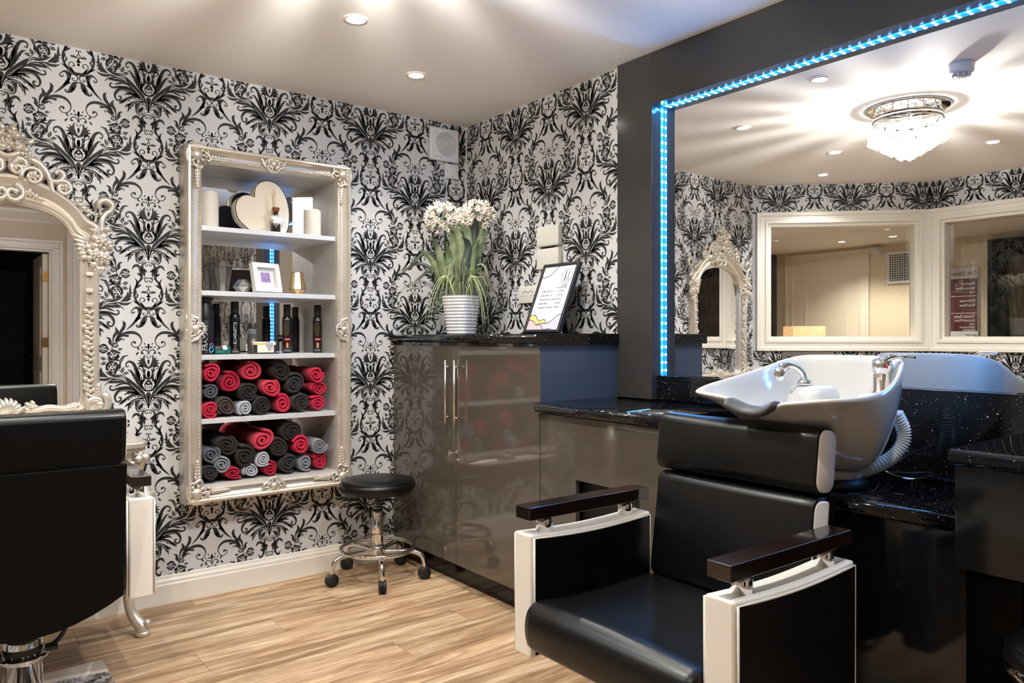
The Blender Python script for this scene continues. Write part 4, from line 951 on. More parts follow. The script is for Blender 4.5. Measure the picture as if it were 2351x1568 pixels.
# ================================================================ SALON CHAIRS (local +x = forward, origin on floor)
def cushion(hx, hy, hz, r, loc, tilt=0.0, n=5):
    b = rbox(hx, hy, hz, r, n); Mx = Matrix.Rotation(tilt, 3, 'Y')
    b.v = [tuple(Mx @ Vector(p)+Vector(loc)) for p in b.v]; return b
def salon_chair(label, loc, rz, ped=(0.0, 0.0), plate=(0.265, 0.2)):
    t = thing('salon_chair', label, 'chair', loc, rz, 'black and cream salon chairs')
    # seat cushion with rolled front
    prof = [(-0.21, 0.462), (0.0, 0.458), (0.16, 0.462), (0.235, 0.468), (0.272, 0.455), (0.288, 0.42), (0.285, 0.37), (0.262, 0.338), (0.16, 0.326), (0.0, 0.326), (-0.2, 0.328), (-0.245, 0.35), (-0.245, 0.42)]
    pr = cr(prof, 4, closed=True); m = MB(); n = len(pr); ys = [-0.288, -0.282, -0.26, -0.15, 0, 0.15, 0.26, 0.282, 0.288]; ins = [0.018, 0.005, 0, 0, 0, 0, 0, 0.005, 0.018]
    cx, cz = 0.02, 0.37; vs = []
    for y, i in zip(ys, ins):
        for p in pr:
            d = np.array((p[0]-cx, p[1]-cz)); l = np.linalg.norm(d); q = np.array((cx, cz))+d*(l-i)/l
            cr_ = 0.008*(1-(y/0.288)**2) if p[1] > 0.44 and -0.2 < p[0] < 0.25 else 0
            vs.append((q[0], y, q[1]+cr_))
    fs = [(a*n+k, a*n+(k+1) % n, (a+1)*n+(k+1) % n, (a+1)*n+k) for a in range(len(ys)-1) for k in range(n)]+[tuple(range(n)), tuple(range((len(ys)-1)*n, len(ys)*n))[::-1]]
    m.add(vs, fs, True).build('seat', M['leather'], t)
    # cream shell under the seat front
    m = MB(); m.prism([(0.25, 0.40), (0.262, 0.36), (0.25, 0.328), (0.15, 0.316), (0.0, 0.316), (-0.2, 0.318), (-0.2, 0.36), (0.2, 0.39)], -0.284, 0.284, 'y'); m.build('seat_shell', M['cream_leather'], t, bevel=0.006)
    # backrest: lower cushion, head cushion, rear panel, cream edges
    lean = R(-7.5)
    def rot(x, z):  # lean about (-.215, .46)
        dx, dz = x+0.215, z-0.46; return (-0.215+dx*math.cos(lean)+dz*math.sin(lean), 0.46-dx*math.sin(lean)*1.0+dz*math.cos(lean))
    for nm, z0, z1, hy, f0 in (('backrest', 0.455, 0.785, 0.265, 0.0), ('head_cushion', 0.790, 0.966, 0.270, 0.010)):
        cx_, cz_ = -0.245+f0, (z0+z1)/2; hx, hz = 0.044, (z1-z0)/2
        def rr(k, rad=0.032):     # rounded rectangle profile, puffed toward the sitter
            out = []
            for (sx, sz, a0) in ((1, 1, 0), (-1, 1, 90), (-1, -1, 180), (1, -1, 270)):
                for q in range(6):
                    a = R(a0+18*q); x = sx*(hx-rad)+rad*math.cos(a); z = sz*(hz-rad)+rad*math.sin(a); out.append((x*k, z*k))
            return out
        def sweep(secs, mt, name):
            m = MB(); vs = []; n = 24
            for y, k, puff in secs:
                for x, z in rr(k): 
                    x2 = x+(puff*(1-(z/hz)**2) if x > 0 else 0); p = rot(x2+cx_, z+cz_); vs.append((p[0], y, p[1]))
            fs = [(a*n+q, a*n+(q+1) % n, (a+1)*n+(q+1) % n, (a+1)*n+q) for a in range(len(secs)-1) for q in range(n)]+[tuple(range(n)), tuple(range((len(secs)-1)*n, len(secs)*n))[::-1]]
            return m.add(vs, fs, True).build(name, mt, t)
        sweep([(-hy, 0.975, 0), (-hy+0.006, 1.0, 0), (-hy*0.8, 1.0, 0.006), (-hy*0.4, 1.0, 0.012), (0, 1.0, 0.013), (hy*0.4, 1.0, 0.012), (hy*0.8, 1.0, 0.006), (hy-0.006, 1.0, 0), (hy, 0.975, 0)], M['leather'], nm)
        for s_ in (-1, 1): sweep([(s_*(hy-0.003), 0.93, 0), (s_*(hy+0.001), 0.93, 0), (s_*(hy+0.003), 0.90, 0)], M['cream_leather'], 'cream_edge')
    # rear shell (one curved panel, lower edge bowed)
    pl = []; H = 0.272
    for k in range(13): 
        y = -H+2*H*k/12; pl.append((y, 0.335-0.09*(1-(y/H)**2)))
    pl += [(H, 0.782), (-H, 0.782)]
    m = MB(); nn = len(pl)
    vs = [(rot(-0.300, z)[0] if z > 0.46 else rot(-0.300, 0.46)[0]+(0.46-z)*0.12, y, z) for y, z in pl]+[(rot(-0.270, z)[0] if z > 0.46 else rot(-0.270, 0.46)[0]+(0.46-z)*0.12, y, z) for y, z in pl]
    m.add(vs, [tuple(range(nn)), tuple(range(nn, 2*nn))[::-1]]+[(k, nn+k, nn+(k+1) % nn, (k+1) % nn) for k in range(nn)]); m.build('rear_shell', M['vinyl'], t, bevel=0.004)
    b = rbox(0.010, 0.258, 0.078, 0.008, 3); b.v = [(rot(x-0.286, z+0.876)[0], y, rot(x-0.286, z+0.876)[1]) for x, y, z in b.v]; b.build('rear_head_panel', M['vinyl'], t)
    # arm panels: cream band with black inner and outer faces, top edge slightly dished
    for s in (-1, 1):
        top = [(0.25-0.49*k/10, 0.645-0.010*math.sin(PI*k/10)) for k in range(11)]
        out = [(0.25, 0.30)]+top+[(-0.24, 0.30)]
        m = MB(); m.prism(out, s*0.335-0.038, s*0.335+0.038, 'y'); pn = m.build('arm_panel', M['cream_leather'], t, bevel=0.007, seg=3)
        ino = [(0.25-0.009, 0.309)]+[(x*0.965+0.0, z-0.009) for x, z in top]+[(-0.231, 0.309)]
        for a, nm in ((s*0.335-0.0455, 'side_pad'), (s*0.335+0.0375, 'side_pad')):
            m = MB(); m.prism(ino, a, a+0.008, 'y'); m.build(nm, M['leather'], pn, bevel=0.003)
        m = MB(); pt = [(x, z) for x, z in ino]
        for a in (s*0.335-0.043, s*0.335+0.043): m.tube([(x, a, z) for x, z in pt], 0.0035, n=6, closed=True)
        m.build('piping', M['cream_leather'], pn)
        for px in (0.17, -0.165):
            m = MB(); m.lathe([(0.0245, 0.636), (0.0245, 0.684)], 24, (px, s*0.335, 0)); m.build('arm_post', M['chrome'], t)
            MB().lathe([(0.004, 0.0), (0.004, 0.0025)], 8, (px, s*0.335+s*0.0235, 0.655), axis='y').build('screw', M['steel'], t)
        MB().box(-0.24, 0.25, s*0.335-0.032, s*0.335+0.032, 0.683, 0.72).build('arm_rest', M['dark_wood'], t, bevel=0.003, seg=3)
    # hydraulic column, collar, levers, base plate
    px, py = ped
    MB().box(px-0.12, px+0.16, -0.13, 0.13, 0.262, 0.316).build('seat_mount', M['rubber'], t, bevel=0.006)
    MB().lathe([(0.028, 0.20), (0.028, 0.268)], 20, (px, py, 0)).build('piston', M['chrome'], t)
    MB().lathe([(0.058, 0.02), (0.058, 0.135), (0.062, 0.136), (0.062, 0.146), (0.056, 0.148), (0.056, 0.205), (0.050, 0.212), (0.02, 0.213)], 36, (px, py, 0)).build('pump_column', M['chrome'], t)
    MB().lathe([(0.0565, 0.165), (0.0565, 0.186)], 36, (px, py, 0), cap=False).build('black_band', M['rubber'], t)
    MB().lathe([(0.075, 0.148), (0.075, 0.156), (0.058, 0.157)], 36, (px, py, 0)).build('flange', M['chrome'], t)
    for s in (-1, 1):
        m = MB(); m.tube(cr([(px-0.02, py+s*0.115, 0.262), (px-0.02, py+s*0.118, 0.22), (px-0.01, py+s*0.10, 0.185), (px-0.03, py+s*0.075, 0.175)], 5), 0.008, n=8); m.build('brake_lever', M['rubber'], t)
        MB().box(px-0.05, px-0.01, py+s*0.06, py+s*0.095, 0.165, 0.18).build('lever_bracket', M['rubber'], t, bevel=0.003)
    b = rbox(plate[1], plate[0], 0.007, 0.006, 2); b.v = [(x+px-0.03, y+py, z+0.0075) for x, y, z in b.v]; b.build('base_plate', M['chrome'], t)
    MB().lathe([(0.09, 0.015), (0.085, 0.022), (0.058, 0.024)], 36, (px, py, 0)).build('base_collar', M['chrome'], t)
    return t
salon_chair('black leather salon chair with cream edges in the foreground, facing away from the basin', (-0.90, -2.31, 0), PI)
salon_chair('black leather salon chair seen from behind, in front of the ornate mirror', (-2.235, -0.57, 0), PI/2, ped=(-0.13, 0.0))
# ---------------------------------------------------------------- stylist stools
def stool(label, loc, a0, seat_z=0.50):
    t = thing('rolling_stool', label, 'stool', loc, 0, 'rolling stools')
    MB().lathe([(0.02, seat_z-0.075), (0.13, seat_z-0.075), (0.172, seat_z-0.068), (0.188, seat_z-0.045), (0.187, seat_z-0.026), (0.17, seat_z-0.008), (0.10, seat_z), (0.0, seat_z+0.002)], 48, cap=False).build('seat', M['leather'], t)
    MB().tube([(0.176*math.cos(a), 0.176*math.sin(a), seat_z-0.012) for a in np.linspace(0, 2*PI, 61)[:-1]], 0.0018, n=6, closed=True).build('seat_seam', M['leather'], t)
    MB().lathe([(0.028, 0.10), (0.028, 0.335), (0.024, 0.338)], 24).build('column', M['chrome'], t)
    MB().lathe([(0.022, 0.335), (0.024, 0.35), (0.016, 0.36), (0.0145, 0.362), (0.0145, seat_z-0.07)], 20).build('gas_lift', M['chrome'], t)
    MB().lathe([(0.0245, 0.332), (0.0245, 0.35), (0.02, 0.353)], 20).build('column_cap', M['rubber'], t)
    MB().lathe([(0.033, 0.105), (0.035, 0.125), (0.035, 0.15), (0.033, 0.165)], 24).build('hub', M['chrome'], t)
    MB().tube([(0.178*math.cos(a), 0.178*math.sin(a), 0.152) for a in np.linspace(0, 2*PI, 61)[:-1]], 0.0105, n=10, closed=True).build('foot_ring', M['chrome'], t)
    m = MB(); m.box(0.02, 0.12, -0.02, 0.02, seat_z-0.086, seat_z-0.075); m.build('seat_bracket', M['rubber'], t)
    m = MB(); m.tube(cr([(0.03, 0.0, seat_z-0.09), (-0.06, 0.06, seat_z-0.10), (-0.13, 0.085, seat_z-0.13), (-0.155, 0.095, seat_z-0.15)], 4), 0.004, n=6); m.build('height_lever', M['rubber'], t)
    for k in range(5):
        a = a0+2*PI*k/5; c, s = math.cos(a), math.sin(a)
        m = MB(); m.tube(cr([(0.03*c, 0.03*s, 0.135), (0.10*c, 0.10*s, 0.138), (0.175*c, 0.175*s, 0.136), (0.218*c, 0.218*s, 0.118), (0.233*c, 0.233*s, 0.085), (0.235*c, 0.235*s, 0.052)], 4), [0.011, 0.011, 0.012, 0.012, 0.011, 0.010], n=10); lg = m.build('leg', M['chrome'], t)
        # castor: hood + two wheels
        q = a+0.7*math.sin(k*2.3); cc, ss = math.cos(q), math.sin(q); X, Y_ = 0.235*c, 0.235*s
        m = MB(); m.lathe([(0.0, -0.017), (0.028, -0.017), (0.031, -0.013), (0.031, -0.004), (0.026, -0.003), (0.026, 0.003), (0.031, 0.004), (0.031, 0.013), (0.028, 0.017), (0.0, 0.017)], 24, (0, 0, 0.031), cap=False, axis='y')
        m.v = [(x*cc-y*ss+X, x*ss+y*cc+Y_, z) for x, y, z in m.v]; m.build('castor', M['rubber'], lg)
    return t
stool('round black rolling stool with chrome foot ring beside the shelf cabinet', (-0.715, -0.268, 0), R(-112))
t2 = stool('round black stool with chrome parts tucked under the near counter', (-0.49, -3.15, 0), R(20), seat_z=0.53)
MB().lathe([(0.180, 0.452), (0.191, 0.455), (0.191, 0.482), (0.186, 0.485)], 48, cap=False).build('chrome_band', M['chrome'], t2)
# ================================================================ ORNAMENT KIT (2-D (a,b) plane, height h toward the viewer = -y)
def o_tube(m, pts, rad, h, n=7, k=4, flat=1.0):
    P = cr([(p[0], -(h if np.isscalar(h) else h[i]), p[1]) for i, p in enumerate(pts)], k)
    m.tube(P, rad, n=n, flat=flat, up=None)
def o_scroll(m, c, r0, r1, a0, turns, t0, t1, h, n=7, bulb=True):
    N = max(10, int(abs(turns)*16)); P = []; Rr = []
    for i in range(N+1):
        t = i/N; a = R(a0)+2*PI*turns*t; r = r0+(r1-r0)*t
        P.append((c[0]+r*math.cos(a), -(h+0.35*t1*t), c[1]+r*math.sin(a))); Rr.append(t0+(t1-t0)*t)
    m.tube(P, Rr, n=n)
    if bulb: m.ell((P[-1][0], P[-1][1], P[-1][2]), t1*1.5, nu=8, nv=5)
def o_leaf(m, p, q, w, h, th=None, bend=0.0, lobes=0):
    p = np.array(p); q = np.array(q); d = q-p; L = np.linalg.norm(d); nrm = np.array((-d[1], d[0]))/(L+1e-9)
    mid = (p+q)/2+nrm*bend*L; th = th or w*0.5
    P = cr([(p[0], -h, p[1]), (mid[0], -(h+th), mid[1]), (q[0], -(h+th*0.6), q[1])], 5)
    m.tube(P, [w*0.35, w*0.85, w, w*0.75, w*0.12], n=7, flat=th/w, up=(0, -1, 0))
    for k in range(lobes):
        t = 0.25+0.55*k/max(1, lobes-1) if lobes > 1 else 0.5
        for s in (-1, 1):
            a = p+d*t+nrm*bend*L*0.8; b = a+d/L*w*1.6+nrm*s*w*1.5
            m.tube([(a[0], -(h+th*0.6), a[1]), ((a[0]+b[0])/2, -(h+th*0.7), (a[1]+b[1])/2), (b[0], -(h+th*0.3), b[1])], [w*0.35, w*0.4, w*0.1], n=5)
def o_flower(m, c, r, h, n=5, a0=0.0, rows=1):
    for row in range(rows):
        rr = r*(1-0.42*row)
        for k in range(n):
            a = a0+2*PI*k/n+row*0.6
            m.ell((c[0]+rr*0.55*math.cos(a), -(h+0.25*r*(row+0.4)), c[1]+rr*0.55*math.sin(a)), (rr*0.46, r*0.26, rr*0.33), Matrix.Rotation(-a, 3, 'Y'), nu=8, nv=5)
    m.ell((c[0], -(h+0.3*r*rows), c[1]), r*0.24, nu=8, nv=5)
def frame_sweep(x0, x1, z0, z1, prof):
    m = MB(); n = len(prof); vs = []
    for (sx, sz) in ((0, 0), (1, 0), (1, 1), (0, 1)):
        for d, y in prof:
            vs.append((x0+d if sx == 0 else x1-d, y, z0+d if sz == 0 else z1-d))
    fs = []
    for c in range(4):
        e = (c+1) % 4
        for k in range(n-1): fs.append((c*n+k, e*n+k, e*n+k+1, c*n+k+1))
    return m.add(vs, fs, False)
# ================================================================ SHELF CABINET
OX0, OX1, OZ0, OZ1 = -1.578, -0.779, 0.447, 2.064
IX0, IX1, IZ0, IZ1 = -1.503, -0.855, 0.527, 1.987
SC = thing('shelf_cabinet', 'ornate silver framed shelf cabinet recessed in the papered wall', 'shelf cabinet', ((OX0+OX1)/2, 0, OZ0))
prof = [(0, -0.0008), (0, -0.092), (0.003, -0.100), (0.004, -0.112), (0.010, -0.121), (0.018, -0.122), (0.023, -0.116), (0.028, -0.106), (0.040, -0.096), (0.052, -0.094), (0.056, -0.099), (0.062, -0.102), (0.068, -0.100), (0.072, -0.094), (0.0755, -0.086), (0.0755, -0.0008)]
set_f = frame_sweep(OX0, OX1, OZ0, OZ1, prof).build('moulded_frame', M['silver'], SC, world=True)
# rope bead
m = MB(); d = 0.062; per = []
def side(p, q):
    L = math.hypot(q[0]-p[0], q[1]-p[1]); n = int(L/0.0105)
    for i in range(n): per.append((p[0]+(q[0]-p[0])*i/n, p[1]+(q[1]-p[1])*i/n, math.atan2(q[1]-p[1], q[0]-p[0])))
c4 = [(OX0+d, OZ0+d), (OX1-d, OZ0+d), (OX1-d, OZ1-d), (OX0+d, OZ1-d)]
for i in range(4): side(c4[i], c4[(i+1) % 4])
for a, b, t in per: m.ell((a, -0.1025, b), (0.0062, 0.003, 0.0036), Matrix.Rotation(-(t+0.7), 3, 'Y'), nu=6, nv=4)
tag(m.build('rope_bead', M['silver'], SC, world=True), kind='stuff')
# carcass
def pan(name, ext, mt, parent=SC, bevel=0): return MB().box(*ext).build(name, mt, parent, world=True, bevel=bevel)
pan('side_panel', (NX0+0.001, IX0, -0.084, 0.212, NZ0+0.001, NZ1-0.001), M['silver_wood']); pan('side_panel', (IX1, NX1-0.001, -0.084, 0.212, NZ0+0.001, NZ1-0.001), M['silver_wood'])
pan('top_panel', (IX0, IX1, -0.084, 0.212, IZ1, NZ1-0.001), M['silver_wood']); pan('bottom_panel', (IX0, IX1, -0.084, 0.212, NZ0+0.001, IZ0), M['silver_wood'])
pan('mirror_back', (IX0+0.0005, IX1-0.0005, 0.20, 0.211, IZ0+0.0005, IZ1-0.0005), M['mirror'])
SZ = [1.705, 1.410, 1.117, 0.825]
for z in SZ: pan('shelf', (IX0+0.0005, IX1-0.0005, -0.082, 0.199, z-0.022, z), M['shelf_edge'], bevel=0.001)
# corner and centre ornaments
for sx in (-1, 1):
    for sz in (-1, 1):
        m = MB(); cx_, cz_ = (OX0+0.048 if sx < 0 else OX1-0.048), (OZ0+0.048 if sz < 0 else OZ1-0.048)
        A = lambda a, b: (cx_-sx*a, cz_-sz*b)      # +a,+b run inwards along the two frame sides
        o_s = -sx*-sz
        m.ell((cx_, -0.112, cz_), (0.026, 0.016, 0.026), nu=12, nv=7)
        for k in range(9):
            t = 2*PI*k/9; m.ell((cx_+0.031*math.cos(t), -0.110, cz_+0.031*math.sin(t)), (0.013, 0.008, 0.008), Matrix.Rotation(-t, 3, 'Y'), nu=7, nv=5)
        for swap in (0, 1):
            f = (lambda a, b: A(a, b)) if not swap else (lambda a, b: A(b, a))
            o_tube(m, [f(-0.035, 0.03), f(-0.04, -0.005), f(-0.02, -0.04), f(0.02, -0.042), f(0.045, -0.03), f(0.05, -0.008)], [0.004, 0.008, 0.009, 0.008, 0.007, 0.004], 0.112)
            o_tube(m, [f(0.03, -0.02), f(0.05, -0.005), f(0.06, 0.015), f(0.045, 0.025)], [0.004, 0.008, 0.007, 0.006], 0.110)
            for j in range(6):
                a = 0.06+j*0.014
                o_leaf(m, f(a, 0.004+0.004), f(a+0.02, 0.016-0.0016*j), 0.0065-0.0006*j, 0.103); o_leaf(m, f(a, 0.004), f(a+0.02, -0.010+0.0016*j), 0.0065-0.0006*j, 0.103)
            o_tube(m, [f(0.03, 0.004), f(0.09, 0.004), f(0.15, 0.004)], [0.006, 0.005, 0.002], 0.105)
        m.build('corner_ornament', M['silver'], SC, world=True)
def centre_orn(cx_, cz_, ax, ay):
    # ax: direction along the rail, ay: outward direction
    m = MB(); f = lambda a, b: (cx_+ax[0]*a+ay[0]*b, cz_+ax[1]*a+ay[1]*b)
    m.ell((cx_, -0.108, cz_), (0.02, 0.016, 0.02), nu=12, nv=7)
    for s in (-1, 1):
        o_tube(m, [f(0, 0.036), f(s*0.03, 0.030), f(s*0.05, 0.036), f(s*0.075, 0.030)], [0.007, 0.008, 0.007, 0.003], 0.108)
        o_tube(m, [f(s*0.072, 0.028), f(s*0.055, 0.012), f(s*0.045, -0.012), f(s*0.028, -0.022), f(s*0.018, -0.036), f(0, -0.040)], [0.004, 0.007, 0.009, 0.007, 0.007, 0.008], 0.108)
        xs, zs = f(s*0.034, 0.006); o_scroll(m, (xs, zs), 0.014, 0.004, 90, s*1.1, 0.005, 0.004, 0.110)
        for j in range(3): o_leaf(m, f(s*0.008, -0.006), f(s*(0.012+0.012*j), -0.034+0.009*j), 0.006, 0.112)
        for j in range(3): o_leaf(m, f(s*0.006, 0.008), f(s*(0.008+0.011*j), 0.032-0.004*j), 0.006, 0.112)
    m.build('centre_ornament', M['silver'], SC, world=True)
mxc, mzc = (OX0+OX1)/2, (OZ0+OZ1)/2
centre_orn(mxc, OZ1-0.042, (1, 0), (0, 1)); centre_orn(mxc, OZ0+0.042, (1, 0), (0, -1)); centre_orn(OX0+0.04, mzc-0.02, (0, 1), (-1, 0)); centre_orn(OX1-0.04, mzc-0.02, (0, 1), (1, 0))
# ---------------------------------------------------------------- shelf contents
def candle(label, x, y, z, r, h):
    t = thing('pillar_candle', label, 'candle', (x, y, z), group='pillar candles')
    prof_ = [(r*0.97, 0), (r, 0.004), (r, h-0.004), (r*0.96, h), (r*0.86, h-0.002), (r*0.8, h-0.008), (0.004, h-0.01)]
    m = MB(); m.lathe(prof_, 32); m.v = [(a, b, c+(0.003*math.sin(3*math.atan2(b, a)) if c > h-0.006 else 0)) for a, b, c in m.v]; m.build('wax', M['wax'], t)
    MB().tube([(0, 0, h-0.011), (0.001, 0, h-0.003), (0.003, 0.001, h+0.004)], 0.0012, n=5).build('wick', M['ink'], t)
candle('tall ivory pillar candle at the left end of the top shelf', -1.452, -0.015, SZ[0]+0.0005, 0.043, 0.165)
candle('short ivory pillar candle at the right end of the top shelf', -0.951, -0.022, SZ[0]+0.0005, 0.042, 0.130)
# heart box
ht = thing('heart_box', 'ivory heart-shaped gift box with black rim tilted on the top shelf', 'gift box', (-1.19, 0.0, SZ[0]+0.001))
hp = [(-1.24,1.872),(-1.236,1.915),(-1.213,1.946),(-1.171,1.960),(-1.125,1.946),(-1.090,1.902),(-1.072,1.850),(-1.066,1.80),(-1.070,1.745),(-1.080,1.712),(-1.13,1.7075),(-1.20,1.7075),(-1.262,1.7085),(-1.312,1.752),(-1.330,1.80),(-1.325,1.842),(-1.298,1.872),(-1.265,1.879)]
hp = [(a+1.19, b-SZ[0]-0.001) for a, b in hp]
h1 = cr(hp[:10], 4)+[np.array(p) for p in hp[10:12]]+cr(hp[12:]+[hp[0]], 4)[:-1]
h1 = [tuple(p) for p in h1]
cxh, czh = 0.0, 0.13
sc_ = lambda k: [(cxh+(a-cxh)*k, max(0.0, czh+(b-czh)*k)) for a, b in h1]
MB().prism(sc_(0.985), 0.0, 0.055, 'y', smooth=True).build('box_body', M['box_cream'], ht)
MB().prism(sc_(1.0), -0.012, 0.026, 'y', smooth=True).build('box_lid', M['box_cream'], ht)
MB().prism(sc_(0.955), 0.0551, 0.057, 'y').build('black_base', M['ink'], ht)
MB().tube([(a, -0.012, b) for a, b in sc_(0.99)], 0.0024, n=6, closed=True).build('black_rim', M['ink'], ht)
MB().prism(sc_(0.975), -0.0135, -0.0122, 'y').build('ivory_face', M['heart_face'], ht)
# reed diffuser
rd = thing('reed_diffuser', 'small reed diffuser with brown bottle and white feathery flowers before the heart box', 'reed diffuser', (-1.147, -0.045, SZ[0]+0.0005))
MB().lathe([(0.021, 0), (0.022, 0.004), (0.022, 0.05), (0.012, 0.07), (0.010, 0.10)], 16).build('bottle', M['dark_glass'], rd)
MB().lathe([(0.010, 0.098), (0.013, 0.10), (0.019, 0.117), (0.018, 0.121)], 16).build('wooden_collar', M['amber'], rd)
for k, (dx, dy) in enumerate(((-0.012, 0.0), (-0.006, 0.004), (0.0, -0.004), (0.003, 0.002))): MB().tube([(0, 0, 0.07), (dx-0.004, dy, 0.21)], 0.0018, n=5).build('reed', M['reed'], rd)
m = MB(); rg = random.Random(5)
for k in range(70):
    a, e = rg.uniform(0, 2*PI), rg.uniform(-0.5, 0.6); L_ = rg.uniform(0.02, 0.045); c_ = (0.0+rg.uniform(-0.008, 0.008), -0.018, 0.058)
    m.tube([c_, (c_[0]+L_*0.6*math.cos(a), c_[1]-0.006, c_[2]+L_*0.6*math.sin(a)*0.7), (c_[0]+L_*math.cos(a), c_[1]-0.004+0.006*e, c_[2]+L_*math.sin(a)*0.7)], [0.0014, 0.0024, 0.0006], n=4)
tag(m.build('feathers', M['feather'], rd), kind='stuff')
# faceted vases
def faceted(name, label, x, y, z, rings, n, mt, cat='vase', rz=0.3):
    t = thing(name, label, cat, (x, y, z), rz); m = MB(); vs = []; fs = []
    for i, (r, h, tw) in enumerate(rings):
        for k in range(n): a = 2*PI*(k+tw)/n; vs.append((r*math.cos(a), r*math.sin(a), h))
    for i in range(len(rings)-1):
        d = rings[i+1][2]-rings[i][2]
        for k in range(n):
            a, b, c, e = i*n+k, i*n+(k+1) % n, (i+1)*n+(k+1) % n, (i+1)*n+k
            if abs(d) < 0.1: fs.append((a, b, c, e))
            elif d > 0: fs += [(a, b, e), (b, c, e)]
            else: fs += [(a, b, c), (a, c, e)]
    fs.append(tuple(range(n))[::-1])
    m.add(vs, fs); m.build('body', mt, t, fix=True)
    e = MB()
    for i in range(len(rings)):
        for k in range(n):
            if i < len(rings)-1 and abs(rings[i+1][2]-rings[i][2]) < 0.1: e.tube([vs[i*n+k], vs[(i+1)*n+k]], 0.0013, n=4)
            if i in (len(rings)-1, len(rings)-2): e.tube([vs[i*n+k], vs[i*n+(k+1) % n]], 0.0013, n=4)
    e.build('dark_edges', M['seam'], t); return t
faceted('faceted_vase', 'tall faceted silver vase at the left of the second shelf', -1.352, 0.10, SZ[1]+0.0005, [(0.024, 0, 0), (0.042, 0.125, 0), (0.024, 0.158, 0)], 7, M['mercury'])
faceted('faceted_holder', 'small geometric silver tealight holder behind the white picture frame', -1.282, 0.03, SZ[1]+0.0005, [(0.024, 0, 0), (0.046, 0.032, 0.5), (0.022, 0.065, 0)], 6, M['mercury'], 'candle holder')
faceted('faceted_votive', 'gold faceted votive holder near the right of the second shelf', -1.028, -0.02, SZ[1]+0.0005, [(0.024, 0, 0), (0.040, 0.024, 0), (0.026, 0.108, 0)], 7, M['gold'], 'candle holder')
# small picture frame
pf = thing('picture_frame', 'small white box picture frame with lilac print leaning on the second shelf', 'picture frame', (-1.172, -0.03, SZ[1]+0.002), R(12))
def tl(p, a=R(-14)): return (p[0], p[1]*math.cos(a)-p[2]*math.sin(a), p[1]*math.sin(a)+p[2]*math.cos(a)+0.008)
def tilt_build(m, nm, mt, par, bevel=0):
    m.v = [tl(p) for p in m.v]; return m.build(nm, mt, par, bevel=bevel)
m = frame_sweep(-0.072, 0.072, 0, 0.144, [(0, 0.03), (0, 0), (0.022, 0), (0.022, 0.018)]); tilt_build(m, 'frame', M['white_gloss'], pf)
tilt_build(MB().box(-0.05, 0.05, 0.0181, 0.02, 0.022, 0.122), 'mount', M['paper_sheet'], pf)
tilt_build(MB().box(-0.024, 0.024, 0.0172, 0.018, 0.052, 0.100), 'print', mat('lilac_ink', srgb(132, 100, 156), 0.6), pf)
rg = random.Random(11); mm = MB()
for k in range(170):
    u, w_ = rg.uniform(-0.0235, 0.0215), rg.uniform(0.0525, 0.0985); band = abs((w_-0.076)-(u*0.5*math.sin(u*90)))
    if band > 0.008 and k % 3: continue
    s_ = rg.uniform(0.0008, 0.0022); mm.box(u, u+s_*1.4, 0.0168, 0.0171, w_, w_+s_)
tag(tilt_build(mm, 'lilac_brushwork', M['paper_sheet'], pf), kind='stuff')
tilt_build(MB().box(-0.07, 0.07, 0.03, 0.032, 0.002, 0.142), 'backing_board', M['brown'], pf)
m = MB(); m.box(-0.02, 0.02, 0.032, 0.036, 0.03, 0.12); tilt_build(m, 'easel_strut', M['brown'], pf)
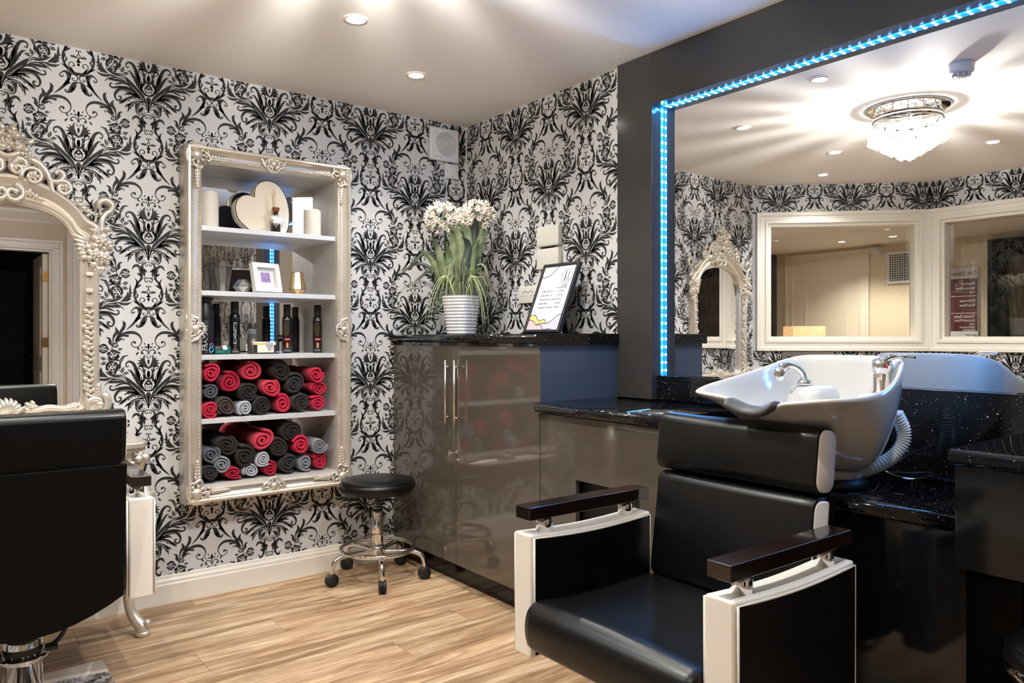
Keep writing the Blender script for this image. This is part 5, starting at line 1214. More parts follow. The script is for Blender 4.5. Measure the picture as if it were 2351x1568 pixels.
# ---- bottles
def wrapx(Rc, a0=0.0, z0=0.0, vert=False):
    def f(x, y, z):
        if vert: x, y = -y, x
        a = a0+x/Rc; r = Rc+0.0002+z
        return (r*math.sin(a), -r*math.cos(a), y+z0)
    return f
FACE = R(20)   # labels turned a little toward the room
def can(label, x, y, kind):
    t = thing('spray_can', label, 'spray can', (x, y, SZ[2]+0.0005), -FACE, 'spray cans on the third shelf')
    r = 0.0245 if kind == 'sil' else 0.0235; hb, ht_ = (0.195, 0.252) if kind == 'sil' else (0.188, 0.245)
    MB().lathe([(r-0.002, 0), (r, 0.003), (r, hb-0.022), (r*0.93, hb-0.008), (r*0.76, hb)], 32).build('can_body', M['can'], t)
    MB().lathe([(r*0.76, hb-0.001), (r*0.76, ht_-0.003), (r*0.7, ht_)], 28).build('cap', M['can_matt'], t)
    if kind == 'sil':
        text_part('lettering', 'SILHOUETTE', 0.0185, M['print_white'], t, wrapx(r, R(8), 0.10, vert=True))
        text_part('lettering', 'Schwarzkopf', 0.005, M['grey_ink'], t, wrapx(r, R(8), 0.172)); MB().ell((r*math.sin(R(8)), -r*math.cos(R(8)), 0.18), (0.002, 0.001, 0.003)).build('emblem', M['print_white'], t)
        text_part('lettering', 'Mousse', 0.006, M['orange_label'], t, wrapx(r, R(5), 0.02)); text_part('lettering', 'Super Hold', 0.006, M['print_white'], t, wrapx(r, R(8), 0.011))
    else:
        def patch(nm, mt, a0, a1, z0, z1):
            m = MB(); N = 8; vs = []
            for i in range(N+1):
                a = a0+(a1-a0)*i/N; rr_ = r+0.0003; vs += [(rr_*math.sin(a), -rr_*math.cos(a), z0), (rr_*math.sin(a), -rr_*math.cos(a), z1)]
            m.add(vs, [(2*i, 2*i+2, 2*i+3, 2*i+1) for i in range(N)], True); m.build(nm, mt, t, fix=False)
        patch('red_band', M['red_label'], R(-40), R(42), 0.064, 0.075); patch('copper_block', M['orange_label'], R(-10), R(14), 0.028, 0.052)
        text_part('lettering', 'INDOLA', 0.0068, M['print_white'], t, wrapx(r, 0, 0.168))
        text_part('lettering', 'COLOR', 0.0045, M['print_white'], t, wrapx(r+0.0003, 0, 0.072)); text_part('lettering', 'Style Mousse', 0.0045, M['print_white'], t, wrapx(r+0.0003, 0, 0.067))
        text_part('lettering', 'MEDIUM BLONDE', 0.0045, M['grey_ink'], t, wrapx(r, 0, 0.021)); text_part('lettering', 'MEDIUM BROWN', 0.005, M['print_white'], t, wrapx(r, 0, 0.012))
        m = MB()      # honeycomb print
        for i in range(12):
            for j in range(-4, 5):
                zz = 0.088+i*0.0062; yy = (j+(0.5 if i % 2 else 0))*0.0042-0.006; w_ = 1-((zz-0.122)/0.040)**2
                if w_ <= 0 or abs(yy+0.006) > 0.0165*math.sqrt(w_): continue
                pts = [wrapx(r)(yy+0.0021*math.cos(q), zz+0.0030*math.sin(q), 0.0001) for q in np.linspace(0, 2*PI, 7)[:-1]]
                m.tube(pts, 0.00035, n=3, closed=True)
        tag(m.build('honeycomb_print', M['gold'], t), kind='stuff')
can('tall black spray can with white vertical lettering on the third shelf', -1.313, 0.05, 'sil')
can('black mousse can with red band in the middle of the third shelf', -1.054, 0.05, 'ind')
can('black mousse can with red band at the right end of the third shelf', -0.893, 0.05, 'ind')
bt = thing('black_bottle', 'large black bottle with white vertical lettering at the left of the third shelf', 'bottle', (-1.461, 0.01, SZ[2]+0.0005), -R(8))
MB().lathe([(0.036, 0), (0.038, 0.004), (0.038, 0.155), (0.0375, 0.157), (0.038, 0.16), (0.037, 0.20), (0.028, 0.235), (0.026, 0.248), (0.033, 0.252), (0.034, 0.262), (0.030, 0.266)], 36).build('bottle_body', M['can_matt'], bt)
text_part('lettering', 'FRAMAR', 0.031, M['print_white'], bt, wrapx(0.038, R(-8), 0.075, vert=True))
for kk, (cz_, rr_, col) in enumerate(((0.042, 0.0085, srgb(170, 110, 220)), (0.022, 0.0115, srgb(120, 200, 220)))):
    MB().tube([wrapx(0.038, R(38), 0)(rr_*math.cos(q), cz_+rr_*math.sin(q), 0.0004) for q in np.linspace(0, 2*PI, 25)[:-1]], 0.0022, n=5, closed=True).build('rainbow_ring_emblem', mat('ring_%d' % kk, col, 0.3, metal=0.4), bt)
gb = thing('grey_bottle', 'grey bottle with clear shoulder and dark cap on the third shelf', 'bottle', (-1.222, 0.06, SZ[2]+0.0005), -FACE)
MB().lathe([(0.025, 0), (0.026, 0.003), (0.026, 0.098)], 28).build('bottle_body', mat('pewter_plastic', srgb(104, 100, 98), 0.25, metal=0.5), gb)
MB().lathe([(0.026, 0.0985), (0.027, 0.104), (0.026, 0.118), (0.018, 0.122)], 28).build('clear_shoulder', M['clear'], gb)
MB().lathe([(0.018, 0.1215), (0.0195, 0.124), (0.0195, 0.146), (0.018, 0.148)], 24).build('cap', mat('grey_cap', srgb(72, 70, 70), 0.35), gb)
MB().tube([wrapx(0.026, R(15), 0)(0.006*math.cos(q), 0.066+0.006*math.sin(q), 0.0002) for q in np.linspace(0, 2*PI, 19)[:-1]], 0.0008, n=4, closed=True).build('ring_emblem', M['lilac_print'], gb)
bx = thing('product_box', 'small white and gold product box with a face print on the third shelf', 'box', (-1.195, -0.02, SZ[2]+0.0005), R(-14))
MB().box(-0.068, 0.068, -0.03, 0.03, 0, 0.006).build('base_tray', M['ink'], bx, bevel=0.001)
MB().box(-0.052, 0.052, -0.022, 0.022, 0.0062, 0.058).build('carton', M['box_cream'], bx, bevel=0.001)
for a, b in ((-0.053, -0.033), (0.043, 0.053)): MB().box(a, b, -0.0228, -0.0222, 0.0065, 0.043).build('black_panel_print', M['ink'], bx)
MB().box(-0.052, 0.002, -0.0228, -0.0222, 0.044, 0.053).build('gold_band_print', M['yellow_print'], bx)
m = MB(); fc = cr([(0.005, 0.056), (0.036, 0.056), (0.041, 0.042), (0.037, 0.026), (0.028, 0.014), (0.021, 0.014), (0.010, 0.028), (0.004, 0.044)], 4, closed=True)
m.prism([tuple(p) for p in fc], -0.0228, -0.0222, 'y'); m.build('face_print', M['grey_plastic'], bx)
m = MB()
for p in ((0.014, 0.041), (0.031, 0.041)): m.prism([(p[0]+0.0045*math.cos(q), p[1]+0.0022*math.sin(q)) for q in np.linspace(0, 2*PI, 9)[:-1]], -0.0232, -0.0229, 'y')
m.prism([(0.019+0.005*math.cos(q), 0.021+0.002*math.sin(q)) for q in np.linspace(0, 2*PI, 9)[:-1]], -0.0232, -0.0229, 'y'); m.prism([(0.022, 0.04), (0.026, 0.029), (0.021, 0.029)], -0.0232, -0.0229, 'y')
m.build('face_features_print', M['grey_ink'], bx)
gt = thing('teal_tube', 'short teal foil roll lying on the third shelf beside the black bottle', 'roll', (-1.392, -0.01, SZ[2]+0.0005), R(8))
MB().lathe([(0.017, -0.036), (0.0205, -0.034), (0.0205, 0.034), (0.017, 0.036)], 28, (0, 0, 0.0205), axis='x').build('roll_body', M['teal'], gt)
def patch_roll(nm, mt, x0, x1, a0, a1):
    m = MB(); vs = []; N = 8
    for i in range(N+1):
        a = a0+(a1-a0)*i/N; vs += [(x0, -0.0208*math.cos(a), 0.0205+0.0208*math.sin(a)), (x1, -0.0208*math.cos(a), 0.0205+0.0208*math.sin(a))]
    m.add(vs, [(2*i, 2*i+1, 2*i+3, 2*i+2) for i in range(N)], True).build(nm, mt, gt, fix=False)
patch_roll('brown_label', M['brown'], -0.034, -0.004, R(0), R(80)); patch_roll('white_label', M['print_white'], -0.002, 0.018, R(5), R(80))
# ---------------------------------------------------------------- rolled towels
def towel(label, cx, cy, r, colr, seed, asp=1.0):
    px, py = 400+0.255*cx, 780+0.255*cy
    rg = random.Random(seed); yf = -0.062+rg.uniform(-0.012, 0.012)
    x, _, z = unproj(px, py, 1, yf); rad = r*0.255*3.66/1732*0.97
    x = min(max(x, IX0+rad*1.06+0.001), IX1-rad*1.06-0.001); z = max(z, (SZ[3] if seed < 200 else IZ0)+rad*1.03)
    t = thing('rolled_towel', label, 'towel', (x, yf, z), 0, 'rolled salon towels')
    N = 22; turns = 2.6+rg.uniform(-0.3, 0.4); K = int(turns*N); a0 = rg.uniform(0, 2*PI); th = rad/(turns+0.35)
    p1, p2, e2, e3 = rg.uniform(0, 6), rg.uniform(0, 6), 0.07*rg.random()+0.03, 0.05*rg.random()+0.02
    def pt(a, rr):
        w = 1+e2*math.cos(2*a+p1)+e3*math.cos(3*a+p2); return (rr*w*math.cos(a)*math.sqrt(asp), rr*w*math.sin(a)/math.sqrt(asp))
    inner = []; outer = []
    for i in range(K+1):
        a = a0+2*PI*i/N; ro = th*0.55+th*(i/N)+th*0.08*math.sin(a*1.7+p2)
        ri = ro-th*0.86; outer.append(pt(a, ro)); inner.append(pt(a, max(0.002, ri)))
    m = MB(); D = 0.225; n = K+1; vs = []
    for (y, ins) in ((0.0055, 0.0), (0.0, th*0.25), (0.0, th*0.5)):
        pass
    layers = []
    def lay(y, k): # k=0 full thickness, 1 = collapsed to mid
        L_ = []
        for o_, i_ in zip(outer, inner):
            mid = ((o_[0]+i_[0])/2, (o_[1]+i_[1])/2)
            L_.append((o_[0]+(mid[0]-o_[0])*k, y, o_[1]+(mid[1]-o_[1])*k))
        for o_, i_ in zip(outer, inner):
            mid = ((o_[0]+i_[0])/2, (o_[1]+i_[1])/2)
            L_.append((i_[0]+(mid[0]-i_[0])*k, y, i_[1]+(mid[1]-i_[1])*k))
        return L_
    for y, k in ((0.0, 0.62), (0.004, 0.22), (0.011, 0.0), (D, 0.0)): layers.append(lay(y, k))
    for L_ in layers: vs += L_
    fs = []; s = 2*n
    for l in range(3):
        for i in range(n-1):
            fs.append((l*s+i, l*s+i+1, (l+1)*s+i+1, (l+1)*s+i)); fs.append((l*s+n+i+1, l*s+n+i, (l+1)*s+n+i, (l+1)*s+n+i+1))
        fs.append((l*s+n-1, l*s+2*n-1, (l+1)*s+2*n-1, (l+1)*s+n-1)); fs.append((l*s+n, l*s, (l+1)*s, (l+1)*s+n))
    for i in range(n-1):
        fs.append((i+1, i, n+i, n+i+1)); fs.append((3*s+i, 3*s+i+1, 3*s+n+i+1, 3*s+n+i))
    m.add(vs, fs, True); m.build('towel_roll', TOWEL[colr], t)
    return t
UP = [(333,300,84,'red','red towel, top left of the upper towel pile'),(328,470,72,'slate','grey towel at the left edge of the upper pile, middle row'),(300,632,76,'red','bright red towel at the bottom left of the upper pile'),
 (500,385,100,'crimson','deep crimson towel right of the top left one in the upper pile'),(470,605,92,'brown','brown towel second in the bottom row of the upper pile'),(690,285,100,'coral','large coral red towel in the top row of the upper pile'),
 (672,465,94,'dark','dark brown towel in the centre of the upper pile'),(643,625,70,'pale','pale grey towel in the bottom row of the upper pile'),(803,590,86,'dark','dark brown towel right of the pale grey one, upper pile'),
 (870,430,92,'coral','coral red towel in the middle row of the upper pile'),(960,285,106,'dark','nearly black towel at the top of the upper pile'),(978,575,90,'red','red towel in the bottom row of the upper pile, right of centre'),
 (1085,395,100,'charcoal','charcoal towel in the middle row of the upper pile'),(1150,560,86,'charcoal','charcoal towel in the bottom row of the upper pile'),(1283,310,84,'red','red towel, top right of the upper towel pile'),(1305,442,80,'red','red towel, middle of the three at the right of the upper pile'),(1295,585,80,'red','red towel at the bottom right of the upper pile')]
LO = [(300,1040,82,'slate','slate grey towel at the left edge of the lower pile'),(300,1208,76,'charcoal','charcoal towel at the bottom left of the lower pile'),(475,950,98,'dark','dark towel at the top left of the lower pile'),(430,1128,84,'grey','grey towel in the second row of the lower pile, left'),
 (535,1215,70,'crimson','crimson towel in the bottom row of the lower pile, left'),(640,1055,104,'dark','large dark brown towel in the middle of the lower pile'),(800,905,100,'coral','coral red towel at the top of the lower pile'),(692,1192,72,'pale','pale grey towel in the bottom row of the lower pile'),
 (805,1075,76,'pale','pale grey towel in the middle row of the lower pile'),(865,1170,72,'crimson','crimson towel in the bottom row of the lower pile, centre'),(940,975,98,'dark','nearly black towel right of the coral one in the lower pile'),(1032,1110,90,'charcoal','charcoal towel in the bottom row of the lower pile'),
 (1070,828,104,'dark','nearly black towel at the top right of the lower pile'),(1142,950,94,'red','red towel in the upper right of the lower pile'),(1185,1110,76,'grey','mid grey towel in the bottom row of the lower pile'),(1312,955,82,'grey','mid grey towel at the right edge of the lower pile'),(1312,1090,82,'red','red towel at the bottom right corner of the lower pile')]
for k, (a, b, r_, c_, l_) in enumerate(UP): towel('rolled '+l_, a, b, r_, c_, 100+k)
for k, (a, b, r_, c_, l_) in enumerate(LO): towel('rolled '+l_, a, b, r_, c_, 200+k, asp=1.35 if k == 4 else 1.0)
# ================================================================ ORNATE MIRROR (left) and console table
MX = -2.235
om = thing('ornate_mirror', 'large champagne silver rococo wall mirror with arched crest', 'mirror', (MX, 0, 0.86))
def loc(a, b, h=0.0): return (a, -h, b-0.86)
half = [(0.0,0.915),(0.10,0.915),(0.19,0.912),(0.235,0.918),(0.257,0.945),(0.257,1.1),(0.257,1.3),(0.257,1.5),(0.257,1.585),(0.232,1.612),(0.208,1.660),(0.154,1.703),(0.064,1.726),(0.0,1.732)]
hout = [(0.0,0.868),(0.11,0.866),(0.22,0.862),(0.29,0.862),(0.331,0.90),(0.331,1.1),(0.331,1.3),(0.331,1.5),(0.338,1.66),(0.287,1.704),(0.224,1.773),(0.139,1.826),(0.064,1.852),(0.0,1.862)]
inn = [tuple(p) for p in cr(half+[(-a, b) for a, b in half[-2:0:-1]], 5, closed=True)]; out = [tuple(p) for p in cr(hout+[(-a, b) for a, b in hout[-2:0:-1]], 5, closed=True)]
P = [(0.0, 0.012), (0.0, 0.026), (0.10, 0.034), (0.16, 0.028), (0.22, 0.03), (0.28, 0.044), (0.40, 0.040), (0.46, 0.034), (0.62, 0.046), (0.78, 0.056), (0.88, 0.052), (0.95, 0.036), (1.0, 0.02), (1.0, 0.0005)]
vs = []; n = len(P); fs = []
for (i_, o_) in zip(inn, out):
    for t, h in P: vs.append(loc(i_[0]+(o_[0]-i_[0])*t, i_[1]+(o_[1]-i_[1])*t, h))
K = len(inn)
for k in range(K):
    e = (k+1) % K
    for j in range(n-1): fs.append((k*n+j, e*n+j, e*n+j+1, k*n+j+1))
fo = MB().add(vs, fs, True).build('frame', M['silver'], om, bevel=0); fo.modifiers.new('edge', 'EDGE_SPLIT').split_angle = R(28)
MB().add([loc(a*1.01, b, 0.013) for a, b in inn]+[loc(a*1.01, b, 0.004) for a, b in inn], [tuple(range(K)), tuple(range(K, 2*K))[::-1]]+[(k, K+k, K+(k+1) % K, (k+1) % K) for k in range(K)]).build('mirror_glass', M['mirror'], om)
def shift(m): m.v = [(x, y, z-0.86) for x, y, z in m.v]; return m
# crest: flower basket, big C scrolls, side scrolls
m = MB(); rg = random.Random(4)
for k in range(46):
    a = rg.uniform(0, PI); r_ = rg.uniform(0, 1)**0.6
    m.ell((0.075*r_*math.cos(a), -(0.05+0.03*rg.random()), 1.945+0.085*r_*math.sin(a)), rg.uniform(0.010, 0.016), nu=8, nv=5)
for a, b, r_ in ((0.0, 1.965, 0.035), (-0.045, 1.95, 0.03), (0.045, 1.948, 0.03), (0.02, 2.005, 0.026), (-0.02, 2.0, 0.026), (0.072, 1.925, 0.022), (-0.072, 1.925, 0.022)): o_flower(m, (a, b), r_, 0.065, rows=2)
for s in (-1, 1):
    o_leaf(m, (s*0.02, 2.0), (s*0.035, 2.055), 0.012, 0.05, bend=0.2*s); o_leaf(m, (s*0.05, 1.98), (s*0.095, 2.005), 0.012, 0.05, bend=-0.2*s)
for s in (-1, 1): o_tube(m, [(s*0.0, 1.90), (s*0.03, 1.915), (s*0.06, 1.905), (s*0.062, 1.88), (s*0.035, 1.885)], [0.012, 0.013, 0.012, 0.010, 0.009], 0.055)
o_tube(m, [(-0.045, 1.935), (0, 1.915), (0.045, 1.935)], 0.012, 0.07)
shift(m).build('flower_basket_crest', M['silver'], om)
for s in (-1, 1):
    m = MB()
    # great C scroll from the centre sweeping down and out
    o_tube(m, [(s*0.015, 1.862), (s*0.02, 1.895), (s*0.06, 1.915), (s*0.105, 1.905), (s*0.135, 1.87), (s*0.150, 1.838), (s*0.185, 1.842), (s*0.196, 1.868), (s*0.178, 1.882), (s*0.165, 1.868)], [0.010, 0.016, 0.018, 0.016, 0.013, 0.011, 0.011, 0.012, 0.011, 0.010], 0.05, n=9)
    for j in range(7):
        t = j/6; o_leaf(m, (s*(0.03+0.10*t), 1.85+0.02*math.sin(PI*t)), (s*(0.02+0.12*t), 1.905-0.015*t), 0.010, 0.048, bend=0.25*s)
    o_scroll(m, (s*0.088, 1.846), 0.042, 0.012, 200 if s > 0 else -20, -s*1.25, 0.010, 0.008, 0.055)
    o_flower(m, (s*0.09, 1.848), 0.024, 0.06, rows=2)
    o_scroll(m, (s*0.035, 1.872), 0.024, 0.008, 90, s*1.2, 0.009, 0.008, 0.055)
    # second scroll down the shoulder
    o_scroll(m, (s*0.195, 1.812), 0.034, 0.010, 150 if s > 0 else 30, -s*1.3, 0.011, 0.008, 0.05); o_flower(m, (s*0.2, 1.815), 0.02, 0.055, rows=2)
    o_tube(m, [(s*0.15, 1.838), (s*0.155, 1.80), (s*0.165, 1.79)], [0.012, 0.011, 0.009], 0.048)
    # tapering leaf garland along the arch
    pts = [(0.235, 1.772), (0.25, 1.755), (0.262, 1.742), (0.275, 1.73), (0.29, 1.722), (0.305, 1.716), (0.32, 1.712)]
    for j in range(len(pts)-1): o_leaf(m, (s*pts[j][0], pts[j][1]), (s*pts[j+1][0]+s*0.006, pts[j+1][1]+0.004), 0.012-0.001*j, 0.045, lobes=1)
    shift(m).build('crest_scroll', M['silver'], om)
    m = MB()
    # inward curl hanging under the arch at the centre
    o_scroll(m, (s*0.022, 1.772), 0.038, 0.012, 80 if s > 0 else 100, -s*1.1, 0.012, 0.009, 0.05)
    for (a, b, r_) in ((0.075, 1.778, 0.020), (0.098, 1.766, 0.016), (0.115, 1.758, 0.012)): o_flower(m, (s*a, b), r_, 0.045, rows=2)
    shift(m).build('centre_drop_scroll', M['silver'], om)
    # upper corner: crook finial, two flowers, leaves
    m = MB()
    o_tube(m, [(s*0.335, 1.64), (s*0.338, 1.69), (s*0.352, 1.722), (s*0.372, 1.738), (s*0.376, 1.765), (s*0.352, 1.782), (s*0.328, 1.768), (s*0.326, 1.742)], [0.012, 0.013, 0.012, 0.013, 0.015, 0.016, 0.014, 0.010], 0.04, n=9)
    o_flower(m, (s*0.335, 1.60), 0.046, 0.045, n=5, rows=2); o_flower(m, (s*0.31, 1.545), 0.038, 0.045, n=5, rows=2); o_flower(m, (s*0.345, 1.535), 0.036, 0.045, n=6, rows=2)
    for (p, q) in (((0.325, 1.51), (0.29, 1.50)), ((0.33, 1.50), (0.318, 1.475)), ((0.335, 1.50), (0.345, 1.478)), ((0.30, 1.57), (0.272, 1.585)), ((0.36, 1.57), (0.375, 1.60)), ((0.34, 1.65), (0.372, 1.665)), ((0.325, 1.655), (0.30, 1.64))): o_leaf(m, (s*p[0], p[1]), (s*q[0], q[1]), 0.013, 0.045, lobes=1)
    shift(m).build('corner_flowers', M['silver'], om)
    m = MB()
    for j in range(6): o_leaf(m, (s*0.29, 1.60-0.012*j), (s*(0.225+0.006*j), 1.628-0.020*j), 0.012, 0.036)
    shift(m).build('acanthus_bracket', M['silver'], om)
    # garland down the stile
    m = MB()
    for j in range(17):
        z = 1.30-j*0.022; a = 0.290+0.008*math.sin(j*1.7)
        if j % 4 == 2: o_flower(m, (s*a, z), 0.020, 0.04, rows=2)
        else:
            o_leaf(m, (s*a, z), (s*(a-0.022), z+0.016), 0.009, 0.042); o_leaf(m, (s*a, z), (s*(a+0.024), z+0.012), 0.009, 0.042); m.ell((s*a, -0.05, z), 0.008, nu=7, nv=5)
    shift(m).build('flower_garland', M['silver'], om)
    for z in (1.455, 1.385, 1.325): shift(MB().box(s*0.275, s*0.305, -0.052, -0.04, z, z+0.018)).build('stile_block', M['silver'], om, bevel=0.004)
    # lower corner acanthus scroll
    m = MB(); o_scroll(m, (s*0.315, 0.915), 0.050, 0.014, 60 if s > 0 else 120, -s*1.2, 0.016, 0.012, 0.045, n=9)
    for j in range(8): o_leaf(m, (s*(0.285+0.004*j), 0.88+0.012*j), (s*(0.34-0.004*j), 0.935+0.011*j), 0.013, 0.045, bend=-0.2*s)
    shift(m).build('foot_scroll', M['silver'], om)
    m = MB()
    o_tube(m, [(s*0.06, 0.905), (s*0.10, 0.90), (s*0.15, 0.908), (s*0.20, 0.90), (s*0.25, 0.912)], [0.014, 0.011, 0.010, 0.011, 0.012], 0.04); o_flower(m, (s*0.085, 0.915), 0.024, 0.04, rows=2)
    shift(m).build('bottom_rail_scroll', M['silver'], om)
m = MB()
for k in range(9):
    a = R(15+150*k/8); o_leaf(m, (0.008*math.cos(a), 0.89), (0.058*math.cos(a), 0.893+0.062*math.sin(a)), 0.012, 0.04)
shift(m).build('bottom_shell', M['silver'], om)
# ---------------------------------------------------------------- console table under the mirror
ct = thing('console_table', 'champagne silver console table with cabriole legs under the ornate mirror', 'console table', (MX, -0.18, 0))
CX, CY0, CY1 = 0.462, 0.178, -0.165
m = MB(); m.prism([(-CX, CY0), (CX, CY0), (CX, -0.11), (CX-0.02, -0.15), (CX-0.07, CY1), (0, CY1-0.02), (-CX+0.07, CY1), (-CX+0.02, -0.15), (-CX, -0.11)], 0.752, 0.774, 'z'); m.build('table_top', M['silver'], ct, bevel=0.005, seg=3)
m = MB(); m.prism([(-CX+0.012, CY0), (CX-0.012, CY0), (CX-0.012, -0.11), (CX-0.03, -0.14), (CX-0.08, CY1+0.012), (0, CY1-0.008), (-CX+0.08, CY1+0.012), (-CX+0.03, -0.14), (-CX+0.012, -0.11)], 0.736, 0.7515, 'z'); m.build('top_moulding', M['silver'], ct, bevel=0.005)
m = MB(); m.box(-CX+0.06, CX-0.06, CY1+0.04, CY1+0.055, 0.64, 0.7355); m.box(-CX+0.045, -CX+0.06, CY1+0.06, CY0, 0.64, 0.7355); m.box(CX-0.06, CX-0.045, CY1+0.06, CY0, 0.64, 0.7355); m.build('apron', M['silver'], ct)
for s in (-1, 1):
    lx = s*(CX-0.055); ly = CY1+0.03; o = s*0.7; g = lambda d, z: (lx+s*0.72*d, ly-0.69*d, z)
    m = MB(); m.tube(cr([g(-0.005, 0.70), g(0.0, 0.64), g(0.022, 0.60), g(0.040, 0.565), g(0.042, 0.52), g(0.028, 0.44), g(0.004, 0.34), g(-0.016, 0.24), g(-0.022, 0.16), g(-0.012, 0.10), g(0.012, 0.06), g(0.035, 0.035), g(0.042, 0.018), g(0.04, 0.0)], 4), [0.032, 0.030, 0.034, 0.036, 0.035, 0.032, 0.028, 0.024, 0.021, 0.020, 0.022, 0.026, 0.025, 0.022], n=12)
    lg = m.build('leg', M['silver'], ct)
    m = MB(); q = Matrix.Rotation(-s*R(46), 3, 'Z')
    for j in range(-2, 3): m.tube([g(0.028+0.0, 0.735)[:2]+(0.735,), (g(0.03, 0.7)[0]+0.011*j*0.69, g(0.03, 0.7)[1]+s*0.011*j*0.72, 0.70), (g(0.006, 0.6)[0]+0.011*j*0.69, g(0.006, 0.6)[1]+s*0.011*j*0.72, 0.615)], [0.008, 0.0085, 0.006], n=7)
    m.build('fluted_capital', M['silver'], lg)
    m = MB()
    for e in (-1, 1):
        c0 = g(0.036, 0.712); ax = np.array((0.69*e, s*0.72*e, 0)); 
        m.tube([np.array(c0)+ax*(0.012+0.012*k)+np.array((0, 0, 0.0)) for k in range(3)], [0.016, 0.015, 0.012], n=10)
    m.build('volute', M['silver'], lg)
    m = MB()
    for j in range(5): m.tube([g(0.045, 0.60-0.004*j), (g(0.07, 0.57)[0]+0.014*(j-2)*0.69, g(0.07, 0.57)[1]+s*0.014*(j-2)*0.72, 0.572), (g(0.07, 0.53)[0]+0.010*(j-2)*0.69, g(0.07, 0.53)[1]+s*0.010*(j-2)*0.72, 0.52)], [0.007, 0.010, 0.003], n=6)
    m.build('knee_leaf', M['silver'], lg)
    m = MB(); m.lathe([(0.026, 0.0), (0.03, 0.008), (0.028, 0.02)], 16, g(0.04, 0.0)); m.ell(g(0.058, 0.05), 0.017, nu=10, nv=7); m.build('scroll_foot', M['silver'], lg)
# ================================================================ PLANT
PX, PY, PZ = -0.28, -0.365, 1.2125
pl = thing('potted_agapanthus', 'artificial white agapanthus and grass in a ribbed white pot on the tall worktop', 'potted plant', (PX, PY, PZ))
# square-ish tapering ribbed pot
m = MB(); rings = []; H = 0.2; n = 28
def sq(a, r): 
    c, s = math.cos(a), math.sin(a); k = (abs(c)**4+abs(s)**4)**-0.25; return (r*k*c, r*k*s)
prof_ = []; nr = 12
for i in range(nr):
    z0 = H*i/nr; r0 = 0.062+0.024*(i/nr)
    prof_ += [(r0, z0+0.001), (r0+0.0035, z0+H/nr*0.3), (r0+0.0035, z0+H/nr*0.7), (r0, z0+H/nr*0.98)]
prof_ += [(0.089, H), (0.085, H+0.001), (0.080, H-0.004), (0.076, H-0.03)]
vs = []; fs = []
for (r_, z_) in prof_:
    for k in range(n):
        a = 2*PI*k/n+PI/4; x, y = sq(a-PI/4, r_); ca, sa = math.cos(R(20)), math.sin(R(20)); vs.append((x*ca-y*sa, x*sa+y*ca, z_))
for i in range(len(prof_)-1):
    for k in range(n): fs.append((i*n+k, i*n+(k+1) % n, (i+1)*n+(k+1) % n, (i+1)*n+k))
fs.append(tuple(range(n))[::-1])
m.add(vs, fs, True).build('pot', M['pot'], pl)
MB().lathe([(0.0, H-0.028), (0.082, H-0.028)], 24, cap=False).build('soil', M['soil'], pl)
def blade(pts, w, mt, name, fold=0.25):
    P = [np.array(p) for p in cr(pts, 5)]; N = len(P); vs = []; fs = []
    for i in range(N):
        d = P[min(i+1, N-1)]-P[max(i-1, 0)]; d /= np.linalg.norm(d)+1e-9
        sd = np.cross(d, np.array((d[0]*0.3-0.6, d[1]*0.3-0.8, 0.2))); sd /= np.linalg.norm(sd)+1e-9; nn = np.cross(sd, d)
        t = i/(N-1); ww = w*0.5*min(1.0, (0.55+1.2*t))*(1-t**4)+0.0004
        vs += [tuple(P[i]-sd*ww), tuple(P[i]-nn*ww*fold), tuple(P[i]+sd*ww)]
    for i in range(N-1): fs += [(3*i, 3*i+1, 3*i+4, 3*i+3), (3*i+1, 3*i+2, 3*i+5, 3*i+4)]
    mm = MB(); mm.add(vs, fs, True); o = mm.build(name, mt, pl, fix=False); sm = o.modifiers.new('solid', 'SOLIDIFY'); sm.thickness = 0.0012; return o
# viewer-right in plan and toward viewer
rv = Vector((0.79, -0.61, 0)); fv = Vector((-0.61, -0.79, 0))
def at(r_, f_, z_): q = rv*r_+fv*f_; return (q.x, q.y, z_)
strap = [(-0.03,0.0,-0.06,0.0,-0.085,0.52,0.046),(-0.012,0.03,-0.035,0.03,-0.04,0.60,0.052),(0.008,0.035,0.005,0.045,-0.03,0.585,0.05),(0.02,0.02,0.04,0.03,0.03,0.60,0.05),(0.03,0.0,0.06,0.02,0.09,0.62,0.052),(0.04,0.02,0.08,0.03,0.145,0.60,0.05),(0.0,-0.02,-0.01,-0.03,0.05,0.58,0.048),(-0.03,0.02,-0.085,0.03,-0.15,0.50,0.046),(0.012,0.04,0.02,0.055,0.06,0.52,0.046),(-0.035,-0.01,-0.10,0.0,-0.21,0.44,0.04),(0.03,0.03,0.05,0.05,0.10,0.49,0.044),(-0.02,0.03,-0.05,0.05,-0.07,0.46,0.044)]
for k, (a, b, c_, d_, e_, h_, w_) in enumerate(strap):
    bend = 0.05 if k in (2, 3, 8) else 0.0
    blade([at(a, b, 0.17), at((a+c_)/2, (b+d_)/2, 0.17+h_*0.22), at(c_, d_, h_*0.64), at((c_+e_)/2, d_, h_*0.88), at(e_-bend, d_+0.03, h_*1.0-bend*0.4)], w_, M['leaf'] if k % 4 else M['leaf_dark'], 'strap_leaf')
for (a, h_, dx) in ((-0.03, 0.44, -0.23), (-0.04, 0.38, -0.28), (-0.03, 0.34, -0.20)):
    blade([at(a, -0.03, 0.17), at(a-0.05, -0.04, h_*0.75), at((a+dx)/2-0.05, -0.04, h_*0.98), at(dx, -0.03, h_*0.92), at(dx-0.05, -0.02, h_*0.80)], 0.02, M['leaf_dark'], 'strap_leaf')
